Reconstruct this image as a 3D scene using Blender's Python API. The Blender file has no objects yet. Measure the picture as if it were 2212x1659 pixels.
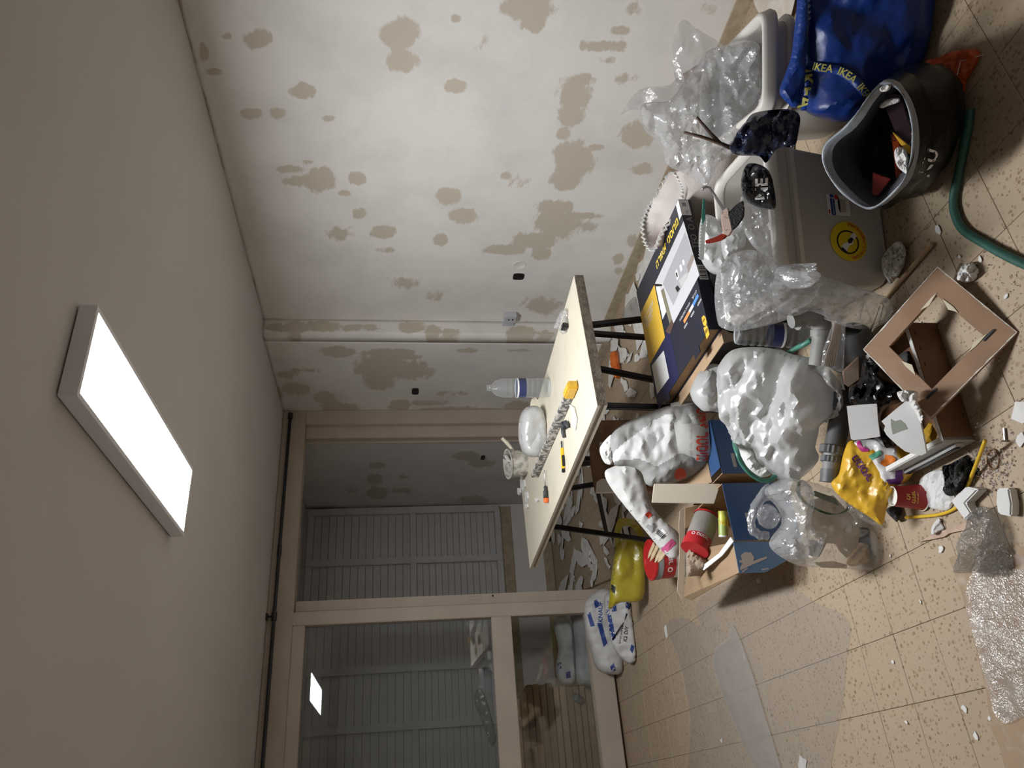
import bpy, bmesh, math, random
import numpy as np
from mathutils import Vector, Matrix, geometry
from mathutils.bvhtree import BVHTree

# ------------------------------------------------------------------ camera
scene = bpy.context.scene
COL = scene.collection
F_PX, CU, CV, CAM_H = 1645.0, 829.5, 1106.0, 1.55
PITCH = math.radians(8.54); YAW = math.radians(-29.40)      # the phone was held sideways: the picture is rolled by 90 degrees
cp, sp, cy, sy = math.cos(PITCH), math.sin(PITCH), math.cos(YAW), math.sin(YAW)
def _w(r, f, u): return Vector((r*cy - f*sy, r*sy + f*cy, u))
RIGHT = _w(1, 0, 0); FWD = _w(0, cp, -sp); UP = _w(0, sp, cp)
cam_d = bpy.data.cameras.new('camera'); cam = bpy.data.objects.new('camera', cam_d); COL.objects.link(cam)
cam_d.sensor_fit = 'HORIZONTAL'; cam_d.sensor_width = 36.0; cam_d.lens = F_PX/2212*36.0; cam_d.clip_start = .05
ax, ay, az = -UP, RIGHT, -FWD
cam.matrix_world = Matrix(((ax.x, ay.x, az.x, 0), (ax.y, ay.y, az.y, 0), (ax.z, ay.z, az.z, CAM_H), (0, 0, 0, 1)))
scene.camera = cam
# ------------------------------------------------------------------ world and exposure
world = bpy.data.worlds.new('world'); scene.world = world; world.use_nodes = True
world.node_tree.nodes['Background'].inputs[0].default_value = (.5, .55, .65, 1)
world.node_tree.nodes['Background'].inputs[1].default_value = .02
vs = scene.view_settings; vs.view_transform = 'Standard'; vs.look = 'None'; vs.gamma = 1; vs.use_curve_mapping = False
vs.exposure = 0.26
LAMP_STRENGTH = 58.0

# ------------------------------------------------------------------ measuring helpers: a line of sight met with a real plane
def ray(x, y):
    u, v = 1659-y, x
    r, upc = (u-CU)/F_PX, -(v-CV)/F_PX
    d = RIGHT*r + UP*upc + FWD
    return d
CAMP = Vector((0, 0, CAM_H))
def Zp(x, y, z=0.0):
    d = ray(x, y); return CAMP + d*((z-CAM_H)/d.z)
def Xp(x, y, X):
    d = ray(x, y); return CAMP + d*(X/d.x)
def Yp(x, y, Y):
    d = ray(x, y); return CAMP + d*(Y/d.y)
def Dp(x, y, dist):                       # at a horizontal distance
    d = ray(x, y); return CAMP + d*(dist/math.hypot(d.x, d.y))
def plane3(a, b, c):
    n = (b-a).cross(c-a).normalized()
    if n.dot(CAMP-a) < 0: n = -n
    def f(x, y):
        d = ray(x, y); return CAMP + d*((a-CAMP).dot(n)/d.dot(n))
    return f, n

# ------------------------------------------------------------------ numpy noise
def _hash(ix, iy, iz, seed):
    h = (ix.astype(np.int64)*374761393 + iy.astype(np.int64)*668265263 + iz.astype(np.int64)*2147483647 + seed*974711) & 0xffffffff
    h = ((h ^ (h >> 13))*1274126177) & 0xffffffff
    h = h ^ (h >> 16)
    return (h & 0xffff)/65535.0
def vnoise(P, s, seed=0):
    Q = np.asarray(P, float)*s + 100.37
    I = np.floor(Q).astype(np.int64); f = Q-I; f = f*f*f*(f*(f*6-15)+10)
    x, y, z = I[:, 0], I[:, 1], I[:, 2]; r = 0
    for dx in (0, 1):
        for dy in (0, 1):
            for dz in (0, 1):
                w = (f[:, 0] if dx else 1-f[:, 0])*(f[:, 1] if dy else 1-f[:, 1])*(f[:, 2] if dz else 1-f[:, 2])
                r = r + w*_hash(x+dx, y+dy, z+dz, seed)
    return r
def ridged(P, s, seed=0, oct=2):
    r = 0; a = 1.0
    for k in range(oct):
        r = r + a*(1-np.abs(2*vnoise(P, s*(1.9**k), seed+k*7)-1)*1.6); a *= .5
    return r
def facets(P, s, seed=0):                 # crumpled look: largest of random planes per neighbourhood (voronoi cones)
    Q = np.asarray(P, float)*s + 50.1; I = np.floor(Q).astype(np.int64)
    best = np.full(len(Q), 9.0); sec = np.full(len(Q), 9.0)
    for dx in (-1, 0, 1):
        for dy in (-1, 0, 1):
            for dz in (-1, 0, 1):
                J = I + np.array([dx, dy, dz]); a, b, c = J[:, 0], J[:, 1], J[:, 2]
                C = J + np.stack([_hash(a, b, c, seed), _hash(a, b, c, seed+1), _hash(a, b, c, seed+2)], 1)
                d = np.sqrt(((Q-C)**2).sum(1))
                n = d < best
                sec = np.where(n, best, np.minimum(sec, d)); best = np.where(n, d, best)
    return best, sec

def _tri(U, s, seed):
    q = U[:, 1]*s*1.1547; p = U[:, 0]*s-q/2; i = np.floor(p).astype(np.int64); j = np.floor(q).astype(np.int64); a = p-i; b = q-j; up = (a+b) < 1; z = i*0
    h = lambda di, dj: _hash(i+di+500, j+dj+500, z, seed)
    return np.where(up, (1-a-b)*h(0, 0), (a+b-1)*h(1, 1)) + np.where(up, a, 1-b)*h(1, 0) + np.where(up, b, 1-a)*h(0, 1)
def crease(U, s, seed=0, fine=.5):
    """sheet folded along sharp straight creases: piecewise flat heights on wandering triangles"""
    U = np.asarray(U, float); r = 0.; w = 1.; Z0 = np.c_[U, U[:, :1]*0]
    for k in range(3):
        t = .7+1.9*k+seed; c, d = math.cos(t), math.sin(t)
        wv = np.stack([vnoise(Z0, s*.9, seed+60+k), vnoise(Z0, s*.9, seed+70+k)], 1)-.5
        V = (U+wv*.9/s)@np.array([[c, -d], [d*1.7, c*1.7]]); r = r+w*(_tri(V, s, seed+k*13)-.5); w *= fine; s *= 2.2
    return r*1.3
# ------------------------------------------------------------------ materials
def _nt(name):
    m = bpy.data.materials.new(name); m.use_nodes = True; nt = m.node_tree
    return m, nt, nt.nodes['Principled BSDF']
def N(nt, t, **kw):
    n = nt.nodes.new(t)
    for k, v in kw.items(): setattr(n, k, v)
    return n
def rgb(c): return (c[0], c[1], c[2], 1)
def mat(name, c, rough=.6, metal=0., c2=None, nscale=8., bump=0., bscale=60., alpha=1., trans=0., spec=.5, detail=4., tl=0., sharp=(.4, .62), bump2=0., b2scale=8.):
    """plain procedural surface: colour varied by noise, fine relief"""
    m, nt, b = _nt(name); L = nt.links
    b.inputs['Base Color'].default_value = rgb(c); b.inputs['Roughness'].default_value = rough
    b.inputs['Metallic'].default_value = metal; b.inputs['Specular IOR Level'].default_value = spec
    b.inputs['Alpha'].default_value = alpha; b.inputs['Transmission Weight'].default_value = trans
    tc = N(nt, 'ShaderNodeTexCoord')
    if c2 is not None:
        n = N(nt, 'ShaderNodeTexNoise'); n.inputs['Scale'].default_value = nscale; n.inputs['Detail'].default_value = detail
        L.new(tc.outputs['Object'], n.inputs['Vector'])
        r = N(nt, 'ShaderNodeValToRGB'); r.color_ramp.elements[0].position = sharp[0]; r.color_ramp.elements[1].position = sharp[1]
        r.color_ramp.elements[0].color = rgb(c); r.color_ramp.elements[1].color = rgb(c2)
        L.new(n.outputs['Fac'], r.inputs['Fac']); L.new(r.outputs['Color'], b.inputs['Base Color'])
    nrm = None
    for st, sc in ((bump2, b2scale), (bump, bscale)):
        if st:
            n2 = N(nt, 'ShaderNodeTexNoise'); n2.inputs['Scale'].default_value = sc; n2.inputs['Detail'].default_value = 5
            L.new(tc.outputs['Object'], n2.inputs['Vector'])
            bp = N(nt, 'ShaderNodeBump'); bp.inputs['Strength'].default_value = st; bp.inputs['Distance'].default_value = .01
            L.new(n2.outputs['Fac'], bp.inputs['Height'])
            if nrm: L.new(nrm, bp.inputs['Normal'])
            nrm = bp.outputs['Normal']
    if nrm: L.new(nrm, b.inputs['Normal'])
    if tl:
        t = N(nt, 'ShaderNodeBsdfTranslucent'); t.inputs['Color'].default_value = rgb(c)
        mx = N(nt, 'ShaderNodeMixShader'); mx.inputs[0].default_value = tl
        out = nt.nodes['Material Output']
        L.new(b.outputs[0], mx.inputs[1]); L.new(t.outputs[0], mx.inputs[2]); L.new(mx.outputs[0], out.inputs[0])
    return m
def schlick(nt, normal=None, f0=.045, k=.8):
    """share of light mirrored by a thin clear sheet, the same from both of its sides"""
    L = nt.links; lw = N(nt, 'ShaderNodeLayerWeight'); lw.inputs['Blend'].default_value = .5
    if normal: L.new(normal, lw.inputs['Normal'])
    p = N(nt, 'ShaderNodeMath', operation='POWER'); p.inputs[1].default_value = 5; L.new(lw.outputs['Facing'], p.inputs[0])
    a = N(nt, 'ShaderNodeMath', operation='MULTIPLY_ADD'); a.inputs[1].default_value = k; a.inputs[2].default_value = f0; L.new(p.outputs[0], a.inputs[0])
    return a.outputs[0]
def two_tone(name, a, b, rough=.6, bump=.15):
    """printed skin: colour b where the mesh's own mask says so"""
    m, nt, bs = _nt(name); L = nt.links; at = N(nt, 'ShaderNodeAttribute', attribute_name='mask'); tc = N(nt, 'ShaderNodeTexCoord')
    r = N(nt, 'ShaderNodeValToRGB'); r.color_ramp.elements[0].position = .4; r.color_ramp.elements[1].position = .6; r.color_ramp.elements[0].color = rgb(a); r.color_ramp.elements[1].color = rgb(b)
    L.new(at.outputs['Fac'], r.inputs['Fac']); L.new(r.outputs['Color'], bs.inputs['Base Color']); bs.inputs['Roughness'].default_value = rough
    n = N(nt, 'ShaderNodeTexNoise'); n.inputs['Scale'].default_value = 30; L.new(tc.outputs['Object'], n.inputs['Vector'])
    bp = N(nt, 'ShaderNodeBump'); bp.inputs['Strength'].default_value = bump; bp.inputs['Distance'].default_value = .01; L.new(n.outputs['Fac'], bp.inputs['Height']); L.new(bp.outputs[0], bs.inputs['Normal'])
    return m
M = {}

# ------------------------------------------------------------------ mesh helpers
WL = {}                                    # world position of every object's origin
def link(name, me, material, parent=None, origin=None, smooth=False):
    o = bpy.data.objects.new(name, me); COL.objects.link(o)
    if material:
        for mm in (material if isinstance(material, (list, tuple)) else [material]): me.materials.append(mm)
    if smooth:
        me.polygons.foreach_set('use_smooth', [True]*len(me.polygons))
    o.parent = parent
    p = WL.get(parent.name, Vector((0, 0, 0))) if parent else Vector((0, 0, 0))
    o.location = Vector(origin)-p; WL[o.name] = Vector(origin)
    return o
class MB:
    def __init__(s): s.v = []; s.f = []; s.mi = []
    def add(s, vs, fs, mi=0):
        k = len(s.v); s.v += [Vector(q) for q in vs]; s.f += [tuple(i+k for i in f) for f in fs]; s.mi += [mi]*len(fs); return s
    def hexa(s, p, mi=0):                 # 8 corners: bottom 4 then top 4
        return s.add(p, [(3, 2, 1, 0), (4, 5, 6, 7), (0, 1, 5, 4), (1, 2, 6, 5), (2, 3, 7, 6), (3, 0, 4, 7)], mi)
    def box(s, x0, x1, y0, y1, z0, z1, mi=0):
        return s.hexa([(x0, y0, z0), (x1, y0, z0), (x1, y1, z0), (x0, y1, z0), (x0, y0, z1), (x1, y0, z1), (x1, y1, z1), (x0, y1, z1)], mi)
    def obox(s, c, ex, ey, ez, mi=0):     # centre and three half-axes
        c, ex, ey, ez = map(Vector, (c, ex, ey, ez))
        return s.hexa([c-ex-ey-ez, c+ex-ey-ez, c+ex+ey-ez, c-ex+ey-ez, c-ex-ey+ez, c+ex-ey+ez, c+ex+ey+ez, c-ex+ey+ez], mi)
    def bar(s, a, b, w, h, up=(0, 0, 1), mi=0):
        a, b = Vector(a), Vector(b); d = (b-a); e = d.normalized(); sd = e.cross(Vector(up))
        if sd.length < 1e-4: sd = e.cross(Vector((1, 0, 0)))
        sd.normalize(); u = sd.cross(e)
        return s.obox((a+b)/2, d/2, sd*w/2, u*h/2, mi)
    def tube(s, path, r, n=10, mi=0, cap=True, closed=False):
        path = [Vector(p) for p in path]; m = len(path); rs = r if isinstance(r, (list, tuple)) else [r]*m
        k = len(s.v); T = []
        for i in range(m):
            a = path[(i-1) % m] if (closed or i) else path[i]; b = path[(i+1) % m] if (closed or i < m-1) else path[i]
            T.append((b-a).normalized())
        n0 = T[0].orthogonal().normalized(); vs = []; fs = []
        for i in range(m):
            n0 = (n0 - T[i]*n0.dot(T[i])).normalized(); b0 = T[i].cross(n0)
            for j in range(n):
                a = 2*math.pi*j/n; vs.append(path[i] + (n0*math.cos(a)+b0*math.sin(a))*rs[i])
        for i in range(m if closed else m-1):
            for j in range(n):
                i2 = (i+1) % m
                fs.append((i*n+j, i*n+(j+1) % n, i2*n+(j+1) % n, i2*n+j))
        if cap and not closed:
            fs.append(tuple(range(n))[::-1]); fs.append(tuple((m-1)*n+j for j in range(n)))
        return s.add(vs, fs, mi)
    def lathe(s, prof, base, axis=(0, 0, 1), n=24, mi=0, cap0=True, cap1=True, mis=None):   # prof: (radius, height)
        base = Vector(base); e = Vector(axis).normalized(); a1 = e.orthogonal().normalized(); a2 = e.cross(a1)
        vs = []; fs = []; mm = []
        for r, h in prof:
            for j in range(n):
                t = 2*math.pi*j/n; vs.append(base + e*h + (a1*math.cos(t)+a2*math.sin(t))*r)
        for i in range(len(prof)-1):
            for j in range(n):
                fs.append((i*n+j, i*n+(j+1) % n, (i+1)*n+(j+1) % n, (i+1)*n+j)); mm.append(mis[i] if mis else mi)
        if cap0: fs.append(tuple(range(n))[::-1]); mm.append(mis[0] if mis else mi)
        if cap1: fs.append(tuple((len(prof)-1)*n+j for j in range(n))); mm.append(mis[-1] if mis else mi)
        k = len(s.v); s.v += vs; s.f += [tuple(i+k for i in f) for f in fs]; s.mi += mm
        return s
    def prism(s, poly, n, t, mi=0):       # closed polygon of 3D points extruded by n*t
        n = Vector(n); p = [Vector(q) for q in poly]; m = len(p); q = [a+n*t for a in p]
        return s.add(p+q, [tuple(range(m))[::-1], tuple(range(m, 2*m))] + [(i, (i+1) % m, m+(i+1) % m, m+i) for i in range(m)], mi)
    def build(s, name, material, parent=None, smooth=False, origin=None, bevel=0, fix=True):
        P = np.array([tuple(v) for v in s.v])
        if origin is None:
            c = (P.min(0)+P.max(0))/2
            origin = Vector((c[0], c[1], c[2] if parent else P[:, 2].min()))
        me = bpy.data.meshes.new(name); me.from_pydata([tuple(v-Vector(origin)) for v in s.v], [], s.f)
        if any(s.mi): me.polygons.foreach_set('material_index', s.mi)
        me.update()
        if fix:
            bm = bmesh.new(); bm.from_mesh(me); bmesh.ops.recalc_face_normals(bm, faces=bm.faces)
            if bevel:
                bmesh.ops.bevel(bm, geom=bm.edges[:], offset=bevel, segments=2, affect='EDGES', clamp_overlap=True)
            bm.to_mesh(me); bm.free()
        o = link(name, me, material, parent, origin)
        if smooth: me.shade_smooth() if smooth is True else me.set_sharp_from_angle(angle=math.radians(smooth))
        if smooth and smooth is not True:
            pass
        elif bevel: me.shade_smooth(); me.set_sharp_from_angle(angle=math.radians(35))
        return o
def raw(name, V, Fc, material, parent=None, smooth=True, origin=None, attr=None, mi=None):
    V = np.asarray(V, float)
    if origin is None:
        c = (V.min(0)+V.max(0))/2; origin = Vector((c[0], c[1], c[2] if parent else V[:, 2].min()))
    me = bpy.data.meshes.new(name); me.from_pydata((V-np.array(origin)).tolist(), [], Fc); me.update()
    if mi is not None: me.polygons.foreach_set('material_index', mi)
    if attr:
        for k, a in attr.items():
            at = me.attributes.new(k, 'FLOAT', 'POINT'); at.data.foreach_set('value', np.asarray(a, np.float32))
    o = link(name, me, material, parent, origin)
    if smooth: me.shade_smooth()
    return o
def tag(o, label, cat, group=None, kind=None):
    if label: o['label'] = label
    if cat: o['category'] = cat
    if group: o['group'] = group
    if kind: o['kind'] = kind
    return o
def thing(name, label, cat, loc, group=None):
    o = bpy.data.objects.new(name, None); COL.objects.link(o); o.location = loc; o.empty_display_size = .05
    WL[o.name] = Vector(loc); return tag(o, label, cat, group)
def struct(o): o['kind'] = 'structure'; return o
def copy_to(o, parent, shift):            # shares mesh data
    c = o.copy(); COL.objects.link(c); c.parent = parent
    c.location = o.location + Vector(shift); WL[c.name] = WL[o.name]+Vector(shift); return c

# ------------------------------------------------------------------ soft things
def crom(P, per, closed=True):            # Catmull-Rom through points
    P = [np.array(p, float) for p in P]; n = len(P); out = []
    for i in range(n if closed else n-1):
        p0 = P[(i-1) % n] if (closed or i) else 2*P[0]-P[1]; p1 = P[i]; p2 = P[(i+1) % n]
        p3 = P[(i+2) % n] if (closed or i+2 < n) else 2*P[-1]-P[-2]
        for k in range(per):
            t = k/per; out.append(.5*((2*p1)+(-p0+p2)*t+(2*p0-5*p1+4*p2-p3)*t*t+(-p0+3*p1-3*p2+p3)*t**3))
    if not closed: out.append(P[-1])
    return np.array(out)
def tri_region(px, step):
    """triangulate a closed 2D outline with inside points every `step`"""
    px = np.asarray(px, float); n = len(px)
    seg = np.roll(px, -1, 0)-px; dense = []
    for a, d in zip(px, seg):
        k = max(1, int(np.hypot(*d)/step)); dense += [a+d*j/k for j in range(k)]
    B = np.array(dense); nb = len(B)
    x0, y0 = B.min(0); x1, y1 = B.max(0)
    gx, gy = np.meshgrid(np.arange(x0, x1, step), np.arange(y0, y1, step*.87)); gx = gx + (np.arange(gx.shape[0]) % 2)[:, None]*step*.5
    G = np.stack([gx.ravel(), gy.ravel()], 1)
    ins = inside(G, B); G = G[ins]
    if len(G): G = G[bdist(G, B) > step*.45]
    A = np.vstack([B, G]) if len(G) else B
    r = geometry.delaunay_2d_cdt([Vector(p) for p in A], [(i, (i+1) % nb) for i in range(nb)], [], 1, 1e-6)
    V = np.array([tuple(v) for v in r[0]]); T = [tuple(f) for f in r[2]]
    d = bdist(V, B)
    return V, T, d
def inside(G, B):
    c = np.zeros(len(G), bool); n = len(B)
    for i in range(n):
        a, b = B[i], B[(i+1) % n]
        m = ((a[1] > G[:, 1]) != (b[1] > G[:, 1]))
        with np.errstate(divide='ignore', invalid='ignore'):
            xx = (b[0]-a[0])*(G[:, 1]-a[1])/(b[1]-a[1])+a[0]
        c ^= m & (G[:, 0] < xx)
    return c
def bdist(G, B):
    best = np.full(len(G), 1e9); n = len(B)
    for i in range(n):
        a, b = B[i], B[(i+1) % n]; ab = b-a; L2 = (ab**2).sum()+1e-12
        t = np.clip(((G-a)@ab)/L2, 0, 1); q = a+t[:, None]*ab
        best = np.minimum(best, np.sqrt(((G-q)**2).sum(1)))
    return best
def puff(name, px, fn, thick, material, parent=None, back=.6, step=7, per=4, amp=.012, fs=9., seed=1, closed=True, fine=.4, edge=.5, kind='facet', dz=None, smooth_outline=True, floor=None, masks=None):
    """a stuffed soft body: outline of the thing laid on its own plane (fn: point on that plane), filled out to both sides"""
    O = crom(px, per) if smooth_outline else np.array(px, float)
    V, T, d = tri_region(O, step)
    P = np.array([tuple(fn(a, b)) for a, b in V])
    c = P.mean(0); tri = np.array([P[t[1]]-P[t[0]] for t in T[:40]]); tri2 = np.array([P[t[2]]-P[t[0]] for t in T[:40]])
    nn = np.cross(tri, tri2); nn = nn[np.argmax((nn**2).sum(1))]; nn = nn/np.linalg.norm(nn)
    if nn@(np.array(CAMP)-c) < 0: nn = -nn
    R = d.max(); prof = np.clip(d/(R*edge), 0, 1); prof = np.sqrt(1-(1-prof)**2)
    isb = d < 1e-3
    a1 = np.cross(nn, [.31, .2, .93]); a1 /= np.linalg.norm(a1); a2 = np.cross(nn, a1)
    def side(sgn, th, sd):
        Q = P+nn*(sgn*th*prof)[:, None]
        if kind == 'facet': h = crease(np.stack([(P-c)@a1, (P-c)@a2], 1), fs, sd, min(.6, fine+.1))
        elif kind == 'ridge': h = ridged(Q, fs, sd, 2)-.5 + fine*(ridged(Q, fs*3.1, sd+3, 2)-.5)
        else:
            b1, b2 = facets(Q, fs, sd); h = (.5-b1) + fine*(.5-facets(Q, fs*2.7, sd+5)[0])
        Q = Q+nn*(sgn*amp*h*np.clip(prof*2, .0, 1))[:, None]
        w = np.stack([vnoise(Q, fs*.8, sd+11), vnoise(Q, fs*.8, sd+12), vnoise(Q, fs*.8, sd+13)], 1)-.5
        return Q+w*amp*(.3 if kind == 'facet' else .8)*np.clip(prof*2, .25, 1)[:, None]
    A = side(1, thick, seed)
    if not closed:
        Vv = A; Fc = T
    else:
        Bk = side(-1, thick*back, seed+31); idx = {}; Vv = list(A); Fc = list(T); mp = []
        for i in range(len(P)):
            if isb[i]: mp.append(i)
            else: mp.append(len(Vv)); Vv.append(Bk[i])
        Fc += [(mp[t[0]], mp[t[2]], mp[t[1]]) for t in T]
        Vv = np.array(Vv)
    if floor is not None: Vv[:, 2] = np.maximum(Vv[:, 2], floor)
    at = None
    if masks:                                  # printed areas of the front side
        mk = np.zeros(len(Vv))
        for mp_ in masks: mk[:len(V)] = np.maximum(mk[:len(V)], inside(V, np.array(mp_, float)))
        at = {'mask': mk}
    o = raw(name, Vv, Fc, material, parent, attr=at)
    if kind == 'facet': o.data.set_sharp_from_angle(angle=math.radians(24))
    return o
def loft(name, rings, material, parent=None, per_u=6, per_v=5, amp=.01, fs=10., seed=1, cap=False, thick=0., closed=True, fine=.4, kind='facet', capmat=None, ampf=None):
    """surface through rings of 3D points (each ring same count)"""
    R = [crom(r, per_u, closed) for r in rings]; n = len(R[0])
    G = np.stack([crom([r[j] for r in R], per_v, False) for j in range(n)], 1)      # rows x n x 3
    m = G.shape[0]; P = G.reshape(-1, 3)
    du = np.roll(G, -1, 1)-np.roll(G, 1, 1); dv = np.gradient(G, axis=0); nn = np.cross(du, dv).reshape(-1, 3)
    nn /= (np.linalg.norm(nn, axis=1)[:, None]+1e-9)
    if kind == 'ridge': h = ridged(P, fs, seed, 2)-.5+fine*(ridged(P, fs*3.1, seed+3, 2)-.5)
    else:
        su = np.cumsum(np.r_[0, np.linalg.norm(np.diff(G.mean(0), axis=0), axis=1)]); sv = np.cumsum(np.r_[0, np.linalg.norm(np.diff(G.mean(1), axis=0), axis=1)])
        h = crease(np.stack(np.meshgrid(su, sv), -1).reshape(-1, 2), fs, seed, fine)
    a = amp if ampf is None else amp*np.repeat(ampf(np.linspace(0, 1, m)), n)
    P = P+nn*(h*a)[:, None]
    Fc = []
    for i in range(m-1):
        for j in range(n if closed else n-1):
            j2 = (j+1) % n; Fc.append((i*n+j, i*n+j2, (i+1)*n+j2, (i+1)*n+j))
    if cap: Fc.append(tuple(range(n))[::-1])
    if cap == 'both': Fc.append(tuple((m-1)*n+j for j in range(n)))
    o = raw(name, P, Fc, material, parent)
    if thick:
        md = o.modifiers.new('thickness', 'SOLIDIFY'); md.thickness = thick; md.offset = 0
    return o
def patch(name, grid, material, parent=None, per=6, amp=.006, fs=10., seed=1, thick=0., kind='ridge', fine=.4, dirn=None):
    """open sheet through a grid of 3D points"""
    R = [crom(r, per, False) for r in grid]; n = len(R[0])
    G = np.stack([crom([r[j] for r in R], per, False) for j in range(n)], 1); m = G.shape[0]; P = G.reshape(-1, 3)
    nn = np.cross(np.gradient(G, axis=1), np.gradient(G, axis=0)).reshape(-1, 3); nn /= (np.linalg.norm(nn, axis=1)[:, None]+1e-9)
    h = ridged(P, fs, seed, 2)-.5+fine*(ridged(P, fs*3.1, seed+3, 2)-.5)
    P = P+nn*(h*amp)[:, None]
    Fc = [(i*n+j, i*n+j+1, (i+1)*n+j+1, (i+1)*n+j) for i in range(m-1) for j in range(n-1)]
    o = raw(name, P, Fc, material, parent)
    if thick:
        md = o.modifiers.new('thickness', 'SOLIDIFY'); md.thickness = thick; md.offset = 0
    return o
def slab(name, px, fn, t, material, parent=None, bevel=0., nrm=None, smooth=False, floor=None):
    """flat cut piece: outline on a plane, thickness t (away from the viewer)"""
    P = [fn(a, b) for a, b in px]
    if floor is not None: P = [Vector((q.x, q.y, max(q.z, floor))) for q in P]
    n = (P[1]-P[0]).cross(P[2]-P[0]).normalized() if nrm is None else Vector(nrm)
    if n.dot(CAMP-P[0]) < 0: n = -n
    return MB().prism(P, -n, t).build(name, material, parent, bevel=bevel, smooth=smooth)

# ------------------------------------------------------------------ print that lies on a body's own surface
def snapper(*objs, off=.0018):
    V, Fc = [], []
    for o in objs:
        k = len(V); w = WL[o.name]; V += [v.co+w for v in o.data.vertices]; Fc += [tuple(i+k for i in p.vertices) for p in o.data.polygons]
    T = BVHTree.FromPolygons(V, Fc)
    def g(P, off=off):
        P = Vector(P); d = (P-CAMP).normalized(); h = T.ray_cast(CAMP, d)
        if h[0] is None: h = T.find_nearest(P)
        return h[0]-d*off
    return g
def decal(name, px, snap, material, parent, step=4, off=.0018):
    V, T, _ = tri_region(px, step)
    return raw(name, np.array([tuple(snap(CAMP+ray(a, b)*2, off)) for a, b in V]), T, material, parent)
# ------------------------------------------------------------------ lettering (flat print)
def lettering(name, txt, size, O, e1, e2, material, parent, bold=0., lift=.0008, width=None, fn=None, spacing=1., line=1., stretch=1., snap=None, off=.0022):
    """text lying in the plane O + x*e1 + y*e2 (or through fn(x, y) -> point), centred"""
    cu = bpy.data.curves.new('t', 'FONT'); cu.body = txt; cu.size = size; cu.align_x = 'CENTER'; cu.align_y = 'CENTER'
    cu.offset = bold*size; cu.space_character = spacing; cu.space_line = line; cu.resolution_u = 3
    ob = bpy.data.objects.new('t', cu); COL.objects.link(ob)
    dg = bpy.context.evaluated_depsgraph_get(); me = bpy.data.meshes.new_from_object(ob.evaluated_get(dg))
    V = np.array([tuple(v.co) for v in me.vertices]); Fc = [tuple(p.vertices) for p in me.polygons]
    bpy.data.objects.remove(ob); bpy.data.curves.remove(cu); bpy.data.meshes.remove(me)
    if len(V) == 0: return None
    V[:, 0] -= (V[:, 0].min()+V[:, 0].max())/2; V[:, 1] -= (V[:, 1].min()+V[:, 1].max())/2
    if width: V *= width/(V[:, 0].max()-V[:, 0].min())
    V[:, 1] *= stretch
    if fn: P = np.array([tuple(fn(x, y)) for x, y, _ in V])
    else:
        e1 = Vector(e1).normalized(); e2 = Vector(e2); e2 = (e2-e1*e2.dot(e1)).normalized()
        if e1.cross(e2).dot(CAMP-Vector(O)) < 0: print('MIRRORED', txt); e2 = -e2
        n = e1.cross(e2)*lift
        P = np.array([tuple(Vector(O)+e1*x+e2*y+n) for x, y, _ in V])
    if snap: P = np.array([tuple(snap(q, off)) for q in P])
    o = raw(name, P, Fc, material, parent, smooth=False)
    if len(txt) > 9: o['kind'] = 'stuff'       # small print, too fine to pick apart
    return o
def heb(s): return '\n'.join(l[::-1] for l in s.split('\n'))
rnd = random.Random(7)
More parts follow.
